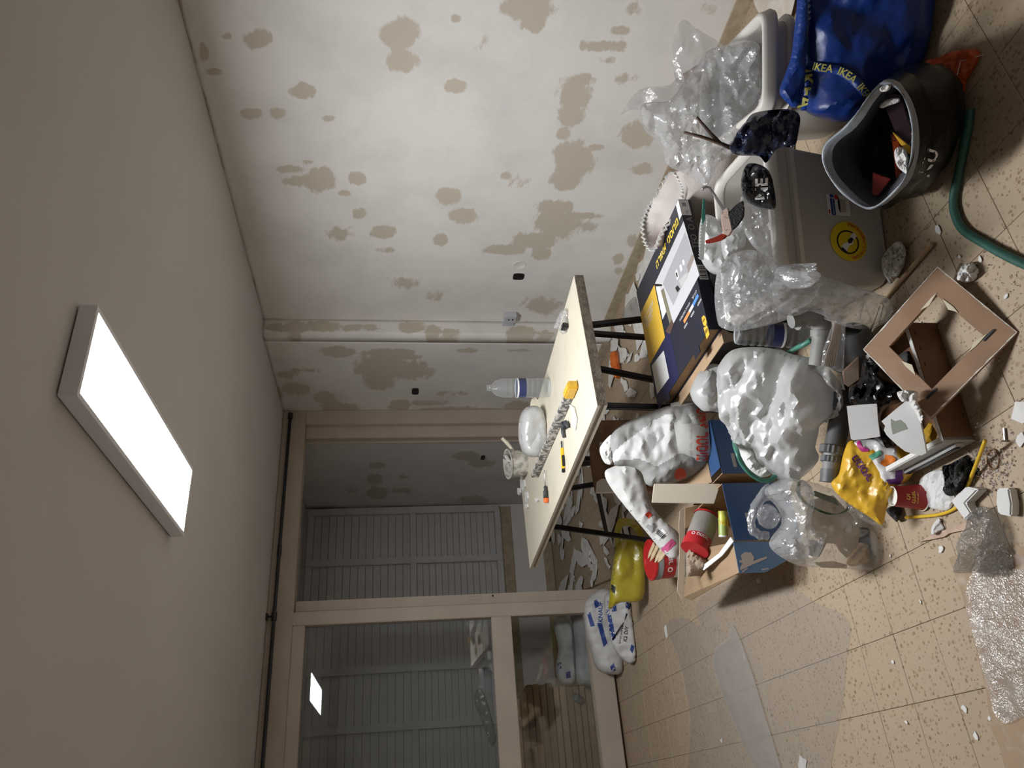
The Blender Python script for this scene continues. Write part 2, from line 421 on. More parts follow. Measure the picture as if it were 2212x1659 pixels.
# ================================================================== the room
XR, XC, YC, YP, XF, YF, ZC = 3.05, 2.93, 4.60, 5.63, 2.76, 7.45, 2.46
XL, YB = -1.7, -1.4
def wall_material(name, base, stain, edge=(.40, .36, .31), autos=0.):
    m, nt, b = _nt(name); L = nt.links
    tc = N(nt, 'ShaderNodeTexCoord'); geo = N(nt, 'ShaderNodeNewGeometry')
    at = N(nt, 'ShaderNodeAttribute', attribute_name='patch')
    n1 = N(nt, 'ShaderNodeTexNoise'); n1.inputs['Scale'].default_value = 17; n1.inputs['Detail'].default_value = 9; n1.inputs['Roughness'].default_value = .68
    mp = N(nt, 'ShaderNodeMapping'); mp.inputs['Scale'].default_value = (1, .5, 1.15); mp.inputs['Rotation'].default_value = (.5, 0, 0)
    L.new(geo.outputs['Position'], mp.inputs['Vector']); L.new(mp.outputs[0], n1.inputs['Vector'])
    ma = N(nt, 'ShaderNodeMath', operation='MULTIPLY_ADD'); ma.inputs[1].default_value = 1.15; ma.inputs[2].default_value = -.575
    L.new(n1.outputs['Fac'], ma.inputs[0])
    ad = N(nt, 'ShaderNodeMath', operation='ADD'); L.new(at.outputs['Fac'], ad.inputs[0]); L.new(ma.outputs[0], ad.inputs[1])
    r = N(nt, 'ShaderNodeValToRGB'); r.color_ramp.elements[0].position = .44; r.color_ramp.elements[1].position = .60
    L.new(ad.outputs[0], r.inputs['Fac'])
    n2 = N(nt, 'ShaderNodeTexNoise'); n2.inputs['Scale'].default_value = 2.3; n2.inputs['Detail'].default_value = 7; n2.inputs['Roughness'].default_value = .6
    L.new(geo.outputs['Position'], n2.inputs['Vector'])
    mxb = N(nt, 'ShaderNodeMix', data_type='RGBA'); mxb.inputs[6].default_value = rgb(base); mxb.inputs[7].default_value = rgb([c*.86 for c in base])
    r2 = N(nt, 'ShaderNodeValToRGB'); r2.color_ramp.elements[0].position = .45; r2.color_ramp.elements[1].position = .7
    L.new(n2.outputs['Fac'], r2.inputs['Fac']); L.new(r2.outputs['Color'], mxb.inputs[0])
    mx = N(nt, 'ShaderNodeMix', data_type='RGBA'); mx.inputs[7].default_value = rgb(stain)
    L.new(r.outputs['Color'], mx.inputs[0]); L.new(mxb.outputs[2], mx.inputs[6]); L.new(mx.outputs[2], b.inputs['Base Color'])
    b.inputs['Roughness'].default_value = .85; b.inputs['Specular IOR Level'].default_value = .2
    n3 = N(nt, 'ShaderNodeTexNoise'); n3.inputs['Scale'].default_value = 9; n3.inputs['Detail'].default_value = 6
    L.new(geo.outputs['Position'], n3.inputs['Vector'])
    sm = N(nt, 'ShaderNodeMath', operation='MULTIPLY_ADD'); sm.inputs[1].default_value = -.25
    L.new(r.outputs['Color'], sm.inputs[0]); L.new(n3.outputs['Fac'], sm.inputs[2])
    bp = N(nt, 'ShaderNodeBump'); bp.inputs['Strength'].default_value = .22; bp.inputs['Distance'].default_value = .012
    L.new(sm.outputs[0], bp.inputs['Height']); L.new(bp.outputs[0], b.inputs['Normal'])
    return m
M['wall'] = wall_material('patched_plaster', (.77, .74, .70), (.56, .495, .41))
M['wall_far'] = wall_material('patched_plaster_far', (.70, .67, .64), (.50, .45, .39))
M['ceiling'] = mat('ceiling_paint', (.60, .565, .54), .9, c2=(.57, .535, .51), nscale=1.2, bump=.06, bscale=14, spec=.2)
M['plain_wall'] = mat('plain_wall_paint', (.76, .73, .70), .9, c2=(.72, .69, .66), nscale=2, spec=.2)
M['frame'] = mat('beige_frame_paint', (.50, .42, .345), .5, c2=(.46, .385, .315), nscale=5, bump=.03, bscale=30, spec=.35)
M['skirt'] = mat('bare_skirting', (.44, .36, .25), .8, c2=(.36, .29, .2), nscale=20, bump=.2, bscale=90)
M['joint'] = mat('tile_joint', (.27, .21, .155), .9)

def grid_wall(name, fn, U, V, step, field, material, outward):
    nu, nv = max(2, int((U[1]-U[0])/step)), max(2, int((V[1]-V[0])/step))
    uu, vv = np.meshgrid(np.linspace(*U, nu+1), np.linspace(*V, nv+1)); uv = np.stack([uu.ravel(), vv.ravel()], 1)
    P = np.array([fn(a, b) for a, b in uv]); w = nu+1
    Fc = [(j*w+i, j*w+i+1, (j+1)*w+i+1, (j+1)*w+i) for j in range(nv) for i in range(nu)]
    o = struct(raw(name, P, Fc, material, None, attr={'patch': field(uv) if field else np.zeros(len(uv))}))
    md = o.modifiers.new('thickness', 'SOLIDIFY'); md.thickness = .1; md.offset = -1 if outward else 1
    return o
def ellipses(E, proj):
    """stains: (photo x, photo y, half x, half y, strength), carried over to the wall plane's own coordinates"""
    out = []
    for e in E:
        x, y, rx, ry = e[:4]; c = np.array(proj(x, y)); a = np.array(proj(x+rx, y))-c; b = np.array(proj(x, y+ry))-c
        out.append((c, np.linalg.inv(np.stack([a, b], 1)), e[4] if len(e) > 4 else 1.))
    def f(uv):
        r = np.zeros(len(uv))
        for c, A, s in out:
            q = (uv-c)@A.T; d = np.sqrt((q**2).sum(1)); r = np.maximum(r, s*np.clip(1.25-.75*d, 0, 1))
        return r
    return f
E_right = [(865, 75, 42, 36), (870, 130, 36, 26), (555, 85, 32, 22), (490, 78, 14, 8, .8), (655, 197, 30, 19), (985, 187, 24, 17), (462, 155, 22, 9, .9),
 (545, 246, 30, 13, .9), (600, 246, 20, 14, .9), (708, 256, 18, 9, .8), (625, 365, 38, 9, .9), (690, 390, 36, 26), (640, 390, 30, 14, .8), (660, 350, 26, 5, .75), (772, 384, 20, 17),
 (742, 418, 18, 7, .8), (735, 505, 34, 20, .7), (775, 462, 18, 14, .8), (828, 502, 28, 15), (970, 424, 29, 19), (1002, 467, 30, 18), (952, 518, 18, 15), (545, 100, 20, 10, .7),
 (1140, 15, 62, 30), (1152, 52, 28, 20), (985, 40, 18, 12, .7), (1285, 100, 30, 14, .8), (1330, 100, 34, 16, .8), (1340, 66, 24, 12, .8), (1260, 100, 10, 16, .7), (1320, 130, 40, 12, .6),
 (1240, 205, 36, 40), (1232, 250, 30, 24), (1262, 170, 26, 12, .8), (1218, 290, 18, 14, .9), (1238, 345, 44, 44), (1222, 390, 34, 22), (1290, 318, 22, 9, .8), (1200, 448, 44, 16),
 (1205, 485, 52, 32), (1155, 520, 54, 18), (1090, 540, 46, 11), (1170, 548, 24, 16, .9), (1250, 466, 52, 8, .9), (1270, 490, 26, 16, .7), (1092, 380, 16, 12, .75), (1120, 395, 40, 25, .52),
 (1378, 292, 40, 30, .9), (1390, 366, 26, 14, .9), (1335, 560, 14, 12, .9), (1335, 585, 12, 8, .8), (875, 612, 48, 20, .62), (938, 640, 28, 16, .62), (1370, 520, 22, 18, .7),
 (835, 540, 40, 9, .6), (1045, 95, 26, 30, .5), (1350, 170, 40, 18, .55), (1370, 20, 30, 26, .6), (1530, 20, 24, 20, .6), (1170, 660, 46, 22, .8), (1140, 700, 14, 10, .6), (440, 110, 16, 30, .7), (450, 250, 12, 40, .6)]
wf = ellipses(E_right, lambda x, y: tuple(Xp(x, y, XR).yz))
def right_field(uv):
    r = wf(uv)
    # bare, sanded band above the skirting
    low = np.clip(1-(uv[:, 1]-.02)/.30, 0, 1)*.6*vnoise(np.c_[uv*1.0, uv[:, :1]*0], 3.1, 5)*1.2
    top = np.clip(1-(ZC-uv[:, 1])/.05, 0, 1)*.5
    return np.maximum(r, np.maximum(low, top*vnoise(np.c_[uv, uv[:, :1]*0], 5, 2)*1.6))
wall_right = grid_wall('wall_right', lambda a, b: (XR, a, b), (YB, YC), (0, ZC), .02, right_field, M['wall'], False)
E_ret = [(600, 724, 22, 9), (640, 726, 26, 15), (700, 722, 42, 12), (760, 725, 30, 10, .8), (800, 724, 26, 9, .8), (890, 724, 32, 12), (935, 732, 18, 14), (970, 735, 24, 10, .9), (1120, 735, 34, 16), (1170, 738, 26, 10, .8)]
ef = ellipses(E_ret, lambda x, y: tuple(Yp(x, y, YC).xz))
struct(grid_wall('wall_pillar', lambda a, b: (a, YC, b), (XC, XR), (0, ZC), .02, ef, M['wall'], False))
E_col = [(730, 760, 40, 12), (840, 762, 70, 10, .9), (830, 795, 70, 28), (880, 800, 60, 22), (820, 825, 34, 18), (865, 770, 50, 9, .9), (780, 800, 20, 14, .8), (620, 810, 30, 10, .8), (640, 840, 40, 14, .8), (700, 858, 22, 14), (720, 880, 26, 16), (745, 885, 40, 16, .9),
 (865, 875, 26, 12), (1000, 890, 110, 12, .9), (1120, 880, 30, 14), (600, 850, 14, 16, .8), (680, 895, 60, 8, .8), (1010, 757, 40, 6, .8), (1120, 757, 40, 5, .7), (920, 870, 60, 8, .7), (980, 850, 60, 8, .6), (660, 800, 50, 8, .6)]
cf = ellipses(E_col, lambda x, y: tuple(Xp(x, y, XC).yz))
struct(grid_wall('wall_alcove', lambda a, b: (XC, a, b), (YC, YP+.12), (0, ZC), .02, cf, M['wall'], False))
E_far = [(845, 945, 30, 4, .8), (815, 1005, 20, 8, .9), (870, 1030, 14, 5, .8), (810, 1035, 18, 12), (815, 1065, 24, 14), (870, 1060, 30, 7, .8), (1010, 985, 34, 10), (1040, 1000, 36, 12, .8), (760, 1062, 20, 6, .6), (1020, 1080, 40, 10, .8), (700, 1097, 60, 5, .8), (860, 1095, 60, 5, .7)]
ff = ellipses(E_far, lambda x, y: tuple(Xp(x, y, XF).yz))
struct(grid_wall('wall_right_far_room', lambda a, b: (XF, a, b), (YP+.12, YF), (0, ZC), .025, ff, M['wall_far'], False))
# walls that are seen only past the glass or lie behind the viewer
def plain(name, x0, x1, y0, y1, z0, z1, m): return struct(MB().box(x0, x1, y0, y1, z0, z1).build(name, M[m]))
plain('wall_left', XL-.1, XL, YB, YF, 0, ZC, 'plain_wall')
plain('wall_behind', XL-.1, XR+.1, YB-.1, YB, 0, ZC, 'plain_wall')
# far wall of the next room: parapet under the shuttered window, strips beside and above it
WX0, WX1, WZ0, WZ1 = -1.5, 2.70, .52, 2.43
fw = MB(); fw.box(XL, XF, YF, YF+.12, 0, WZ0).box(XL, XF, YF, YF+.12, WZ1, ZC).box(WX1, XF+.12, YF, YF+.12, WZ0, WZ1).box(XL, WX0, YF, YF+.12, WZ0, WZ1)
struct(fw.build('wall_back', M['plain_wall']))
plain('trim_1', XL, XF, YF-.012, YF, 0, .09, 'skirt')
plain('trim_2', WX0, WX1+.03, YF-.02, YF, WZ0-.12, WZ0, 'skirt')
struct(MB().box(XL-.1, XR+.1, YB-.1, YF+.12, ZC, ZC+.12).build('ceiling', M['ceiling']))
plain('baseboard_right', XR-.012, XR, YB, YC, 0, .066, 'skirt')
plain('baseboard_alcove', XC-.012, XC, YC-.012, YP-.02, 0, .066, 'skirt')
plain('baseboard_far_room', XF-.012, XF, YP+.14, YF-.012, 0, .066, 'skirt')
# ------------------------------------------------------------------ floor: every tile a piece of its own, joints recessed
def tile_material():
    m, nt, b = _nt('speckled_terrazzo'); L = nt.links
    geo = N(nt, 'ShaderNodeNewGeometry'); oi = N(nt, 'ShaderNodeObjectInfo')
    v = N(nt, 'ShaderNodeTexVoronoi'); v.inputs['Scale'].default_value = 88; v.inputs['Randomness'].default_value = 1
    L.new(geo.outputs['Position'], v.inputs['Vector'])
    sz = N(nt, 'ShaderNodeSeparateColor'); L.new(v.outputs['Color'], sz.inputs[0])
    th = N(nt, 'ShaderNodeMath', operation='MULTIPLY_ADD'); th.inputs[1].default_value = .75; th.inputs[2].default_value = -.14
    L.new(sz.outputs[0], th.inputs[0])
    lt = N(nt, 'ShaderNodeMath', operation='SUBTRACT'); L.new(th.outputs[0], lt.inputs[0]); L.new(v.outputs['Distance'], lt.inputs[1])
    rr = N(nt, 'ShaderNodeValToRGB'); rr.color_ramp.elements[0].position = .0; rr.color_ramp.elements[1].position = .12
    L.new(lt.outputs[0], rr.inputs['Fac'])
    chip = N(nt, 'ShaderNodeMix', data_type='RGBA'); chip.inputs[6].default_value = rgb((.23, .16, .095)); chip.inputs[7].default_value = rgb((.37, .28, .185)); L.new(sz.outputs[1], chip.inputs[0])
    n = N(nt, 'ShaderNodeTexNoise'); n.inputs['Scale'].default_value = 3; n.inputs['Detail'].default_value = 7; L.new(geo.outputs['Position'], n.inputs['Vector'])
    base = N(nt, 'ShaderNodeMix', data_type='RGBA'); base.inputs[6].default_value = rgb((.45, .345, .235)); base.inputs[7].default_value = rgb((.40, .315, .225)); L.new(n.outputs['Fac'], base.inputs[0])
    tv = N(nt, 'ShaderNodeMix', data_type='RGBA', blend_type='MULTIPLY'); tv.inputs[0].default_value = 1
    mr = N(nt, 'ShaderNodeMapRange'); mr.inputs[3].default_value = .97; mr.inputs[4].default_value = 1.02; L.new(oi.outputs['Random'], mr.inputs[0])
    L.new(base.outputs[2], tv.inputs[6]); L.new(mr.outputs[0], tv.inputs[7])
    mx = N(nt, 'ShaderNodeMix', data_type='RGBA'); L.new(rr.outputs['Color'], mx.inputs[0]); L.new(tv.outputs[2], mx.inputs[6]); L.new(chip.outputs[2], mx.inputs[7])
    L.new(mx.outputs[2], b.inputs['Base Color'])
    b.inputs['Roughness'].default_value = .55; b.inputs['Specular IOR Level'].default_value = .3
    return m
M['tile'] = tile_material()
floor = struct(MB().box(XL-.1, XR+.1, YB-.1, YF+.12, -.12, -.004).build('floor', M['joint'], origin=(0, 0, 0)))
TX, TY = .2045, .1965
X0, Y0 = .392, 2.506
tiles = []
for i in range(-11, 14):
    for j in range(-21, 26):
        cx, cy_ = X0+(i+.5)*TX, Y0+(j+.5)*TY
        if cx-TX/2 < XL-.1 or cx+TX/2 > XR+.14 or cy_-TY/2 < YB-.1 or cy_ + TY/2 > YF+.12: continue
        q = Vector((cx, cy_, 0))-CAMP; f = q.dot(FWD); vis = False
        if f > .3:
            v = CV-F_PX*q.dot(UP)/f; u = CU+F_PX*q.dot(RIGHT)/f; vis = -120 < u < 1780 and v < 2350
        tiles.append((0 if vis else 1, f, cx, cy_))
tiles.sort()
def chamfer_tile(mb, cx, cy_, g=.0007, c=.001):
    hx, hy = TX/2-g, TY/2-g
    b = [(-hx, -hy), (hx, -hy), (hx, hy), (-hx, hy)]; k = [(a-math.copysign(c, a), d-math.copysign(c, d)) for a, d in b]
    vs = [(cx+a, cy_+d, -.004) for a, d in b]+[(cx+a, cy_+d, -c) for a, d in b]+[(cx+a, cy_+d, 0) for a, d in k]
    fs = [(8, 9, 10, 11)]+[(r*4+i, r*4+(i+1) % 4, r*4+4+(i+1) % 4, r*4+4+i) for r in (0, 1) for i in range(4)]
    mb.add(vs, fs)
t0 = MB(); chamfer_tile(t0, 0, 0); tile0 = t0.build('tile', M['tile'], floor, origin=(0, 0, 0))
first = True; rest = MB()
for k, (vz, f, cx, cy_) in enumerate(tiles):
    if k < 300:
        o = tile0 if first else copy_to(tile0, floor, (0, 0, 0)); first = False
        o.location = (cx, cy_, rnd.uniform(-.0006, .0002))
    else: chamfer_tile(rest, cx, cy_)
o = rest.build('tile_field', M['tile'], floor, origin=(0, 0, 0)); o['kind'] = 'stuff'
# ------------------------------------------------------------------ partition: sliding door and fixed window
def glass_material(name, tint=(.93, .95, .95), refl=.07):
    m, nt, b = _nt(name); L = nt.links; nt.nodes.remove(b)
    t = N(nt, 'ShaderNodeBsdfTransparent'); t.inputs[0].default_value = rgb(tint)
    g = N(nt, 'ShaderNodeBsdfGlossy'); g.inputs['Roughness'].default_value = .012
    
    mx = N(nt, 'ShaderNodeMixShader'); L.new(schlick(nt), mx.inputs[0]); L.new(t.outputs[0], mx.inputs[1]); L.new(g.outputs[0], mx.inputs[2])
    L.new(mx.outputs[0], nt.nodes['Material Output'].inputs[0])
    return m
M['glass'] = glass_material('window_glass', (.95, .96, .96))
win = bpy.data.objects.new('window_1', None); COL.objects.link(win); win.location = (.3, YP, 0); WL['window_1'] = Vector((.3, YP, 0)); win['kind'] = 'structure'
def bars(name, parent, specs, y0, y1, m='frame', bevel=.004):
    for s in specs: MB().box(s[0], s[1], y0, y1, s[2], s[3]).build(name, M[m], parent, bevel=bevel)
bars('post', win, [(1.226, 1.320, .03, 2.28), (-.75, -.65, .2, 2.20), (XL, XL+.08, .2, 2.20)], YP, YP+.08)
bars('rail', win, [(XL+.08, 1.226, .73, .876), (XL+.08, 1.226, 2.195, 2.279)], YP+.002, YP+.078)
bars('sill', win, [(XL, 1.32, .02, .175)], YP-.015, YP+.09)
for x0, x1 in ((-.65, 1.226), (XL+.08, -.75)):
    for z0, z1 in ((.175, .73), (.876, 2.195)):
        MB().box(x0, x1, YP+.05, YP+.054, z0, z1).build('pane', M['glass'], win)
door = bpy.data.objects.new('door_1', None); COL.objects.link(door); door.location = (2, YP+.1, 0); WL['door_1'] = Vector((2, YP+.1, 0)); door['kind'] = 'structure'
bars('head', door, [(XL, XC-.002, 2.28, ZC-.002)], YP, YP+.13)
bars('jamb', door, [(2.70, XC-.002, 0.002, 2.279)], YP+.05, YP+.115)
bars('jamb_lining', door, [(2.80, XC-.002, 0.002, 2.279)], YP, YP+.05)
bars('jamb_stop', door, [(2.685, 2.715, .002, 2.279)], YP+.12, YP+.14)
bars('stile', door, [(1.335, 1.412, .03, 2.275), (-.55, -.47, .03, 2.2)], YP+.065, YP+.11)
bars('leaf_rail', door, [(-.47, 1.335, .76, .86), (-.47, 1.335, 2.21, 2.275), (-.47, 1.335, .03, .16)], YP+.085, YP+.115)
MB().box(-.47, 1.335, YP+.099, YP+.103, .16, .76).build('pane', M['glass'], door)
MB().box(-.47, 1.335, YP+.099, YP+.103, .86, 2.21).build('pane', M['glass'], door)
hm = MB(); hp = Yp(1027, 1291, YP+.064)
hm.tube([hp+Vector((.013*math.copysign(abs(math.cos(a))**.6, math.cos(a)), 0, .045*math.copysign(abs(math.sin(a))**.6, math.sin(a)))) for a in np.linspace(0, 2*math.pi, 20, endpoint=False)], .003, 6, closed=True)
hm.build('pull_handle', M['frame'], door)
M['black'] = mat('black_plastic', (.012, .012, .013), .45)
M['steel'] = mat('steel', (.5, .5, .5), .35, 1.)
lk = Yp(1063, 1287, YP+.064); lo = MB().box(lk.x-.012, lk.x+.012, lk.y-.002, lk.y+.002, lk.z-.025, lk.z+.025).build('lock_plate', M['frame'], door)
MB().box(lk.x-.006, lk.x+.006, lk.y-.004, lk.y, lk.z-.012, lk.z+.002).build('keyhole', M['black'], lo)
# ------------------------------------------------------------------ shuttered window of the next room
M['shutter'] = mat('grey_shutter', (.55, .54, .53), .5, c2=(.5, .49, .48), nscale=6)
w2 = bpy.data.objects.new('window_2', None); COL.objects.link(w2); w2.location = (1, YF, WZ0); WL['window_2'] = Vector((1, YF, WZ0)); w2['kind'] = 'structure'
posts = [2.70, 2.188, 1.187, .70, -.3, -.8, -1.5]
for x in posts: MB().box(x-.032, x+.032, YF-.060, YF+.03, WZ0, WZ1).build('post', M['shutter'], w2, bevel=.004)
zm = 1.396
for z in (WZ0+.02, zm, WZ1-.035): MB().box(WX0, WX1, YF-.05, YF+.03, z-.03, z+.03).build('rail', M['shutter'], w2, bevel=.004)
slat_mesh = {}
for a, b_ in zip(posts[:-1], posts[1:]):
    for z0, z1 in ((WZ0+.05, zm-.03), (zm+.03, WZ1-.065)):
        n = 13; h = (z1-z0)/n; w = a-b_-.064; key = round(w, 3)
        for k in range(n):
            zc = z0+(k+.5)*h; xc = (a+b_)/2
            if (key, round(h, 4)) not in slat_mesh:
                s = MB(); pr = [(-.014, -h/2+.0015), (-.016, -h/2+.003), (-.016, h/2-.004), (-.010, h/2-.0005), (.006, h/2-.0005), (.006, -h/2+.0015)]
                s.prism([(xc-w/2, YF+p[0], zc+p[1]) for p in pr], (1, 0, 0), w)
                slat_mesh[(key, round(h, 4))] = s.build('slat', M['shutter'], w2, origin=(xc, YF, zc))
            else:
                o = slat_mesh[(key, round(h, 4))]; o2 = o.copy(); COL.objects.link(o2); o2.parent = w2; o2.location = Vector((xc, YF, zc))-WL['window_2']; WL[o2.name] = Vector((xc, YF, zc))
# cold light strip showing between two shutters: left as the gap the photo shows
# ------------------------------------------------------------------ ceiling panel lamp
lx0, lx1, ly0, ly1 = 1.055, 1.352, 1.935, 3.128; zb = 2.405
lamp = thing('ceiling_lamp', 'long white surface-mounted LED panel glowing on the ceiling', 'lamp', ((lx0+lx1)/2, (ly0+ly1)/2, zb))
M['lamp_white'] = mat('lamp_housing', (.80, .80, .82), .45)
fr = MB(); t = .016
fr.box(lx0, lx1, ly0, ly0+t, zb, ZC-.006).box(lx0, lx1, ly1-t, ly1, zb, ZC-.006).box(lx0, lx0+t, ly0+t, ly1-t, zb, ZC-.006).box(lx1-t, lx1, ly0+t, ly1-t, zb, ZC-.006)
fr.build('housing', M['lamp_white'], lamp)
MB().box(lx0+t, lx1-t, ly0+t, ly1-t, zb+.012, zb+.02).build('light_stop_plate', M['lamp_white'], lamp)  # unseen plate added to stop the diffuser shining up through the housing gap
MB().box(lx0+.03, lx1-.03, ly0+.03, ly1-.03, ZC-.008, ZC).build('mounting_plate', M['lamp_white'], lamp)
em, nt, b = _nt('lamp_diffuser'); b.inputs['Emission Color'].default_value = (.94, .97, 1, 1); b.inputs['Emission Strength'].default_value = LAMP_STRENGTH; b.inputs['Base Color'].default_value = (.9, .9, .9, 1)
MB().box(lx0+t, lx1-t, ly0+t, ly1-t, zb+.004, zb+.010).build('diffuser', em, lamp)
# ------------------------------------------------------------------ black pipe under the ceiling
M['pipe_black'] = mat('black_pipe', (.02, .02, .022), .4)
pp = thing('ceiling_pipe', 'thin black pipe running under the ceiling above the glass partition', 'pipe', (.8, YP-.05, 2.395))
MB().tube([(2.86, YP-.03, 2.398), (2.0, YP-.03, 2.402), (1.3, YP-.03, 2.404), (.4, YP-.03, 2.404), (XL+.02, YP-.03, 2.404)], .0125, 12).build('tube', M['pipe_black'], pp, smooth=True)
MB().tube([(2.84, YP-.03, 2.398), (2.885, YP-.03, 2.398)], .02, 12).build('end_cap', M['pipe_black'], pp, smooth=40)
c = MB(); c.tube([(1.29, YP-.03, 2.385), (1.29, YP-.03, ZC-.001)], .007, 8).tube([(1.262, YP-.03, 2.404), (1.318, YP-.03, 2.404)], .02, 10).box(1.27, 1.31, YP-.05, YP-.01, ZC-.012, ZC)
c.build('clamp', M['pipe_black'], pp)
MB().tube([(1.72, YP-.03, 2.402), (1.80, YP-.03, 2.402)], .016, 12).build('coupling', M['pipe_black'], pp, smooth=40)
for x, y in ((592, 1190), (568, 1500)):
    q = Zp(x, y, ZC); tag(MB().box(q.x-.012, q.x+.012, q.y-.012, q.y+.012, ZC-.018, ZC).build('pipe_clip', M['plain_wall'], bevel=.003), 'small beige clip stuck on the ceiling near %s' % ('the pipe clamp' if y < 1300 else 'the left end of the black pipe'), 'clip')
# ------------------------------------------------------------------ wall boxes and socket
M['dark_hole'] = mat('box_plastic', (.02, .02, .02), .5)
def wall_box(name, lab, x, y, X, rx=.032, rz=.034):
    c = Xp(x, y, X); o = thing(name, lab, 'outlet box', c, 'open wall boxes')
    pts = [(math.copysign(abs(math.cos(a))**.5, math.cos(a)), math.copysign(abs(math.sin(a))**.5, math.sin(a))) for a in np.linspace(0, 2*math.pi, 24, endpoint=False)]
    rim = MB(); n = 24
    O = [(X-.004, c.y+p*rx*1.3, c.z+q*rz) for p, q in pts]; I = [(X-.004, c.y+p*rx*1.12, c.z+q*rz*.86) for p, q in pts]; B = [(X-.001, c.y+p*rx*1.3, c.z+q*rz) for p, q in pts]; D = [(X-.001, c.y+p*rx*1.1, c.z+q*rz*.84) for p, q in pts]
    rim.add(O+I+B+D, [(i, (i+1) % n, n+(i+1) % n, n+i) for i in range(n)]+[(i, (i+1) % n, 2*n+(i+1) % n, 2*n+i) for i in range(n)]+[(n+i, n+(i+1) % n, 3*n+(i+1) % n, 3*n+i) for i in range(n)]+[tuple(3*n+i for i in range(n))])
    rim.build('rim', M['dark_hole'], o)
    MB().box(X-.006, X-.002, c.y-.008, c.y+.008, c.z-rz*.7, c.z+rz*.7).build('bridge', M['black'], o)
    for s in (-1, 1): MB().lathe([(.009, 0), (.009, .003), (.005, .003)], (X-.002, c.y+s*rx*.6, c.z), (-1, 0, 0), 12).build('knockout', M['black'], o)
    return o
wall_box('wall_box', 'black open wall box left of the round plaster cover on the right wall', 1120, 597, XR, .026, .037)
wall_box('wall_box', 'black open wall box high on the patched alcove wall', 897, 845, XC, .040, .027)
wall_box('wall_box', 'dark open wall box in the wall of the next room', 1043, 988, XF, .035, .020)
c = Xp(1122, 573, XR); tag(MB().lathe([(.042, 0), (.042, .003), (.036, .0035), (.034, .002), (0.0001, .002)], c, (-1, 0, 0), 32).build('round_cover', M['wall'], smooth=40), 'flat round plastered-over cover on the right wall beside a black box', 'cover')
M['socket'] = mat('socket_grey', (.52, .52, .55), .4)
sk = thing('wall_socket', 'grey double surface socket beside the pillar edge of the right wall', 'socket', Xp(1102, 688, XR))
q = Xp(1102, 679, XR); r_ = Xp(1102, 699, XR)
MB().box(XR-.045, XR, q.y-.035, q.y+.045, q.z-.045, q.z+.045).build('socket_body', M['socket'], sk, bevel=.006)
MB().box(XR-.040, XR, r_.y-.035, r_.y+.04, q.z-.042, q.z+.05).build('switch_body', M['socket'], sk, bevel=.006)
for dz in (-.014, .012): MB().box(XR-.047, XR-.044, q.y-.004, q.y+.008, q.z+dz-.005, q.z+dz+.005).build('slot', M['black'], sk)
# ================================================================== door used as a worktable, on two folding trestles
def face(P, lean=0.):
    """plane through P turned to the viewer's side of the room, leaning back by `lean` degrees"""
    P = Vector(P); h = Vector((-P.x, -P.y, 0)).normalized(); n = h*math.cos(math.radians(lean)) + Vector((0, 0, 1))*math.sin(math.radians(lean))
    return lambda x, y: (lambda d: CAMP + d*((P-CAMP).dot(n)/d.dot(n)))(ray(x, y))
M['door_top'] = mat('cream_door_paint', (.66, .60, .48), .45, c2=(.60, .54, .42), nscale=9, sharp=(.5, .75), bump=.03, bscale=80)
M['door_edge'] = mat('raw_door_edge', (.30, .25, .19), .8, c2=(.17, .14, .11), nscale=30, bump=.4, bscale=120)
M['black_metal'] = mat('black_metal', (.010, .010, .011), .4, spec=.4)
A, B, C_ = Vector((2.095, 2.71, 0)), Vector((1.385, 2.640, 0)), Vector((1.262, 4.530, 0)); Dd = A+C_-B; zt = .755
tt = thing('door_panel', 'cream painted door laid flat as a worktable on black trestles', 'table', ((A+C_)/2)+Vector((0, 0, zt-.042)))
def quad(a, b, c, d, z0, z1): return [Vector((p.x, p.y, z0)) for p in (a, b, c, d)]+[Vector((p.x, p.y, z1)) for p in (a, b, c, d)]
ex, ey = (A-B).normalized(), (C_-B).normalized()
MB().hexa(quad(A-ey*0, B, C_, Dd, zt-.012, zt)).build('skin', M['door_top'], tt)
MB().hexa(quad(A, B+ex*.012, C_+ex*.012, Dd, zt-.030, zt-.012)).build('core', M['door_top'], tt)
MB().hexa(quad(A, B+ex*.002, C_+ex*.002, Dd, zt-.042, zt-.030)).build('lower_skin', M['door_top'], tt)
MB().hexa([p for p in quad(A-ey*.003, B-ey*.003+ex*.004, B+ey*.001+ex*.004, A+ey*.001, zt-.043, zt-.001)]).build('raw_edge', M['door_edge'], tt)
for x, y in ((1219, 962), (1166, 1203)):
    P = Zp(x, y, zt-.048); k = MB().lathe([(.006, 0), (.008, .004), (.008, .012), (.004, .016)], P, (0, 0, 1), 10).bar(P+Vector((0, 0, .006)), P+Vector((.0, .05, .006)), .014, .006); k.build('hinge', M['door_top'], tt)
def leg(mb, x0, y0, Y0, x1, y1, Y1, z0=None):
    a, b = Yp(x0, y0, Y0), Yp(x1, y1, Y1); d = (b-a)/(b.z-a.z); top = a+d*(zt-.060-a.z); bot = a+d*(0.004-a.z)
    mb.bar(top, bot, .026, .026, (1, 0, 0)); return top, bot
def trestle(lab, legs, loc, cross=None, topbar=None):
    t = thing('trestle', lab, 'trestle', loc, 'folding trestles under the door')
    ends = []
    for l in legs:
        m = MB(); ends.append(leg(m, *l)); m.build('leg', M['black_metal'], t, bevel=.003)
    MB().bar(*topbar, .026, .026).build('top_bar', M['black_metal'], t, bevel=.003)
    if cross:
        for a, b in cross: MB().bar(a, b, .02, .02).build('cross_bar', M['black_metal'], t, bevel=.003)
    return t, ends
z_ = zt-.058
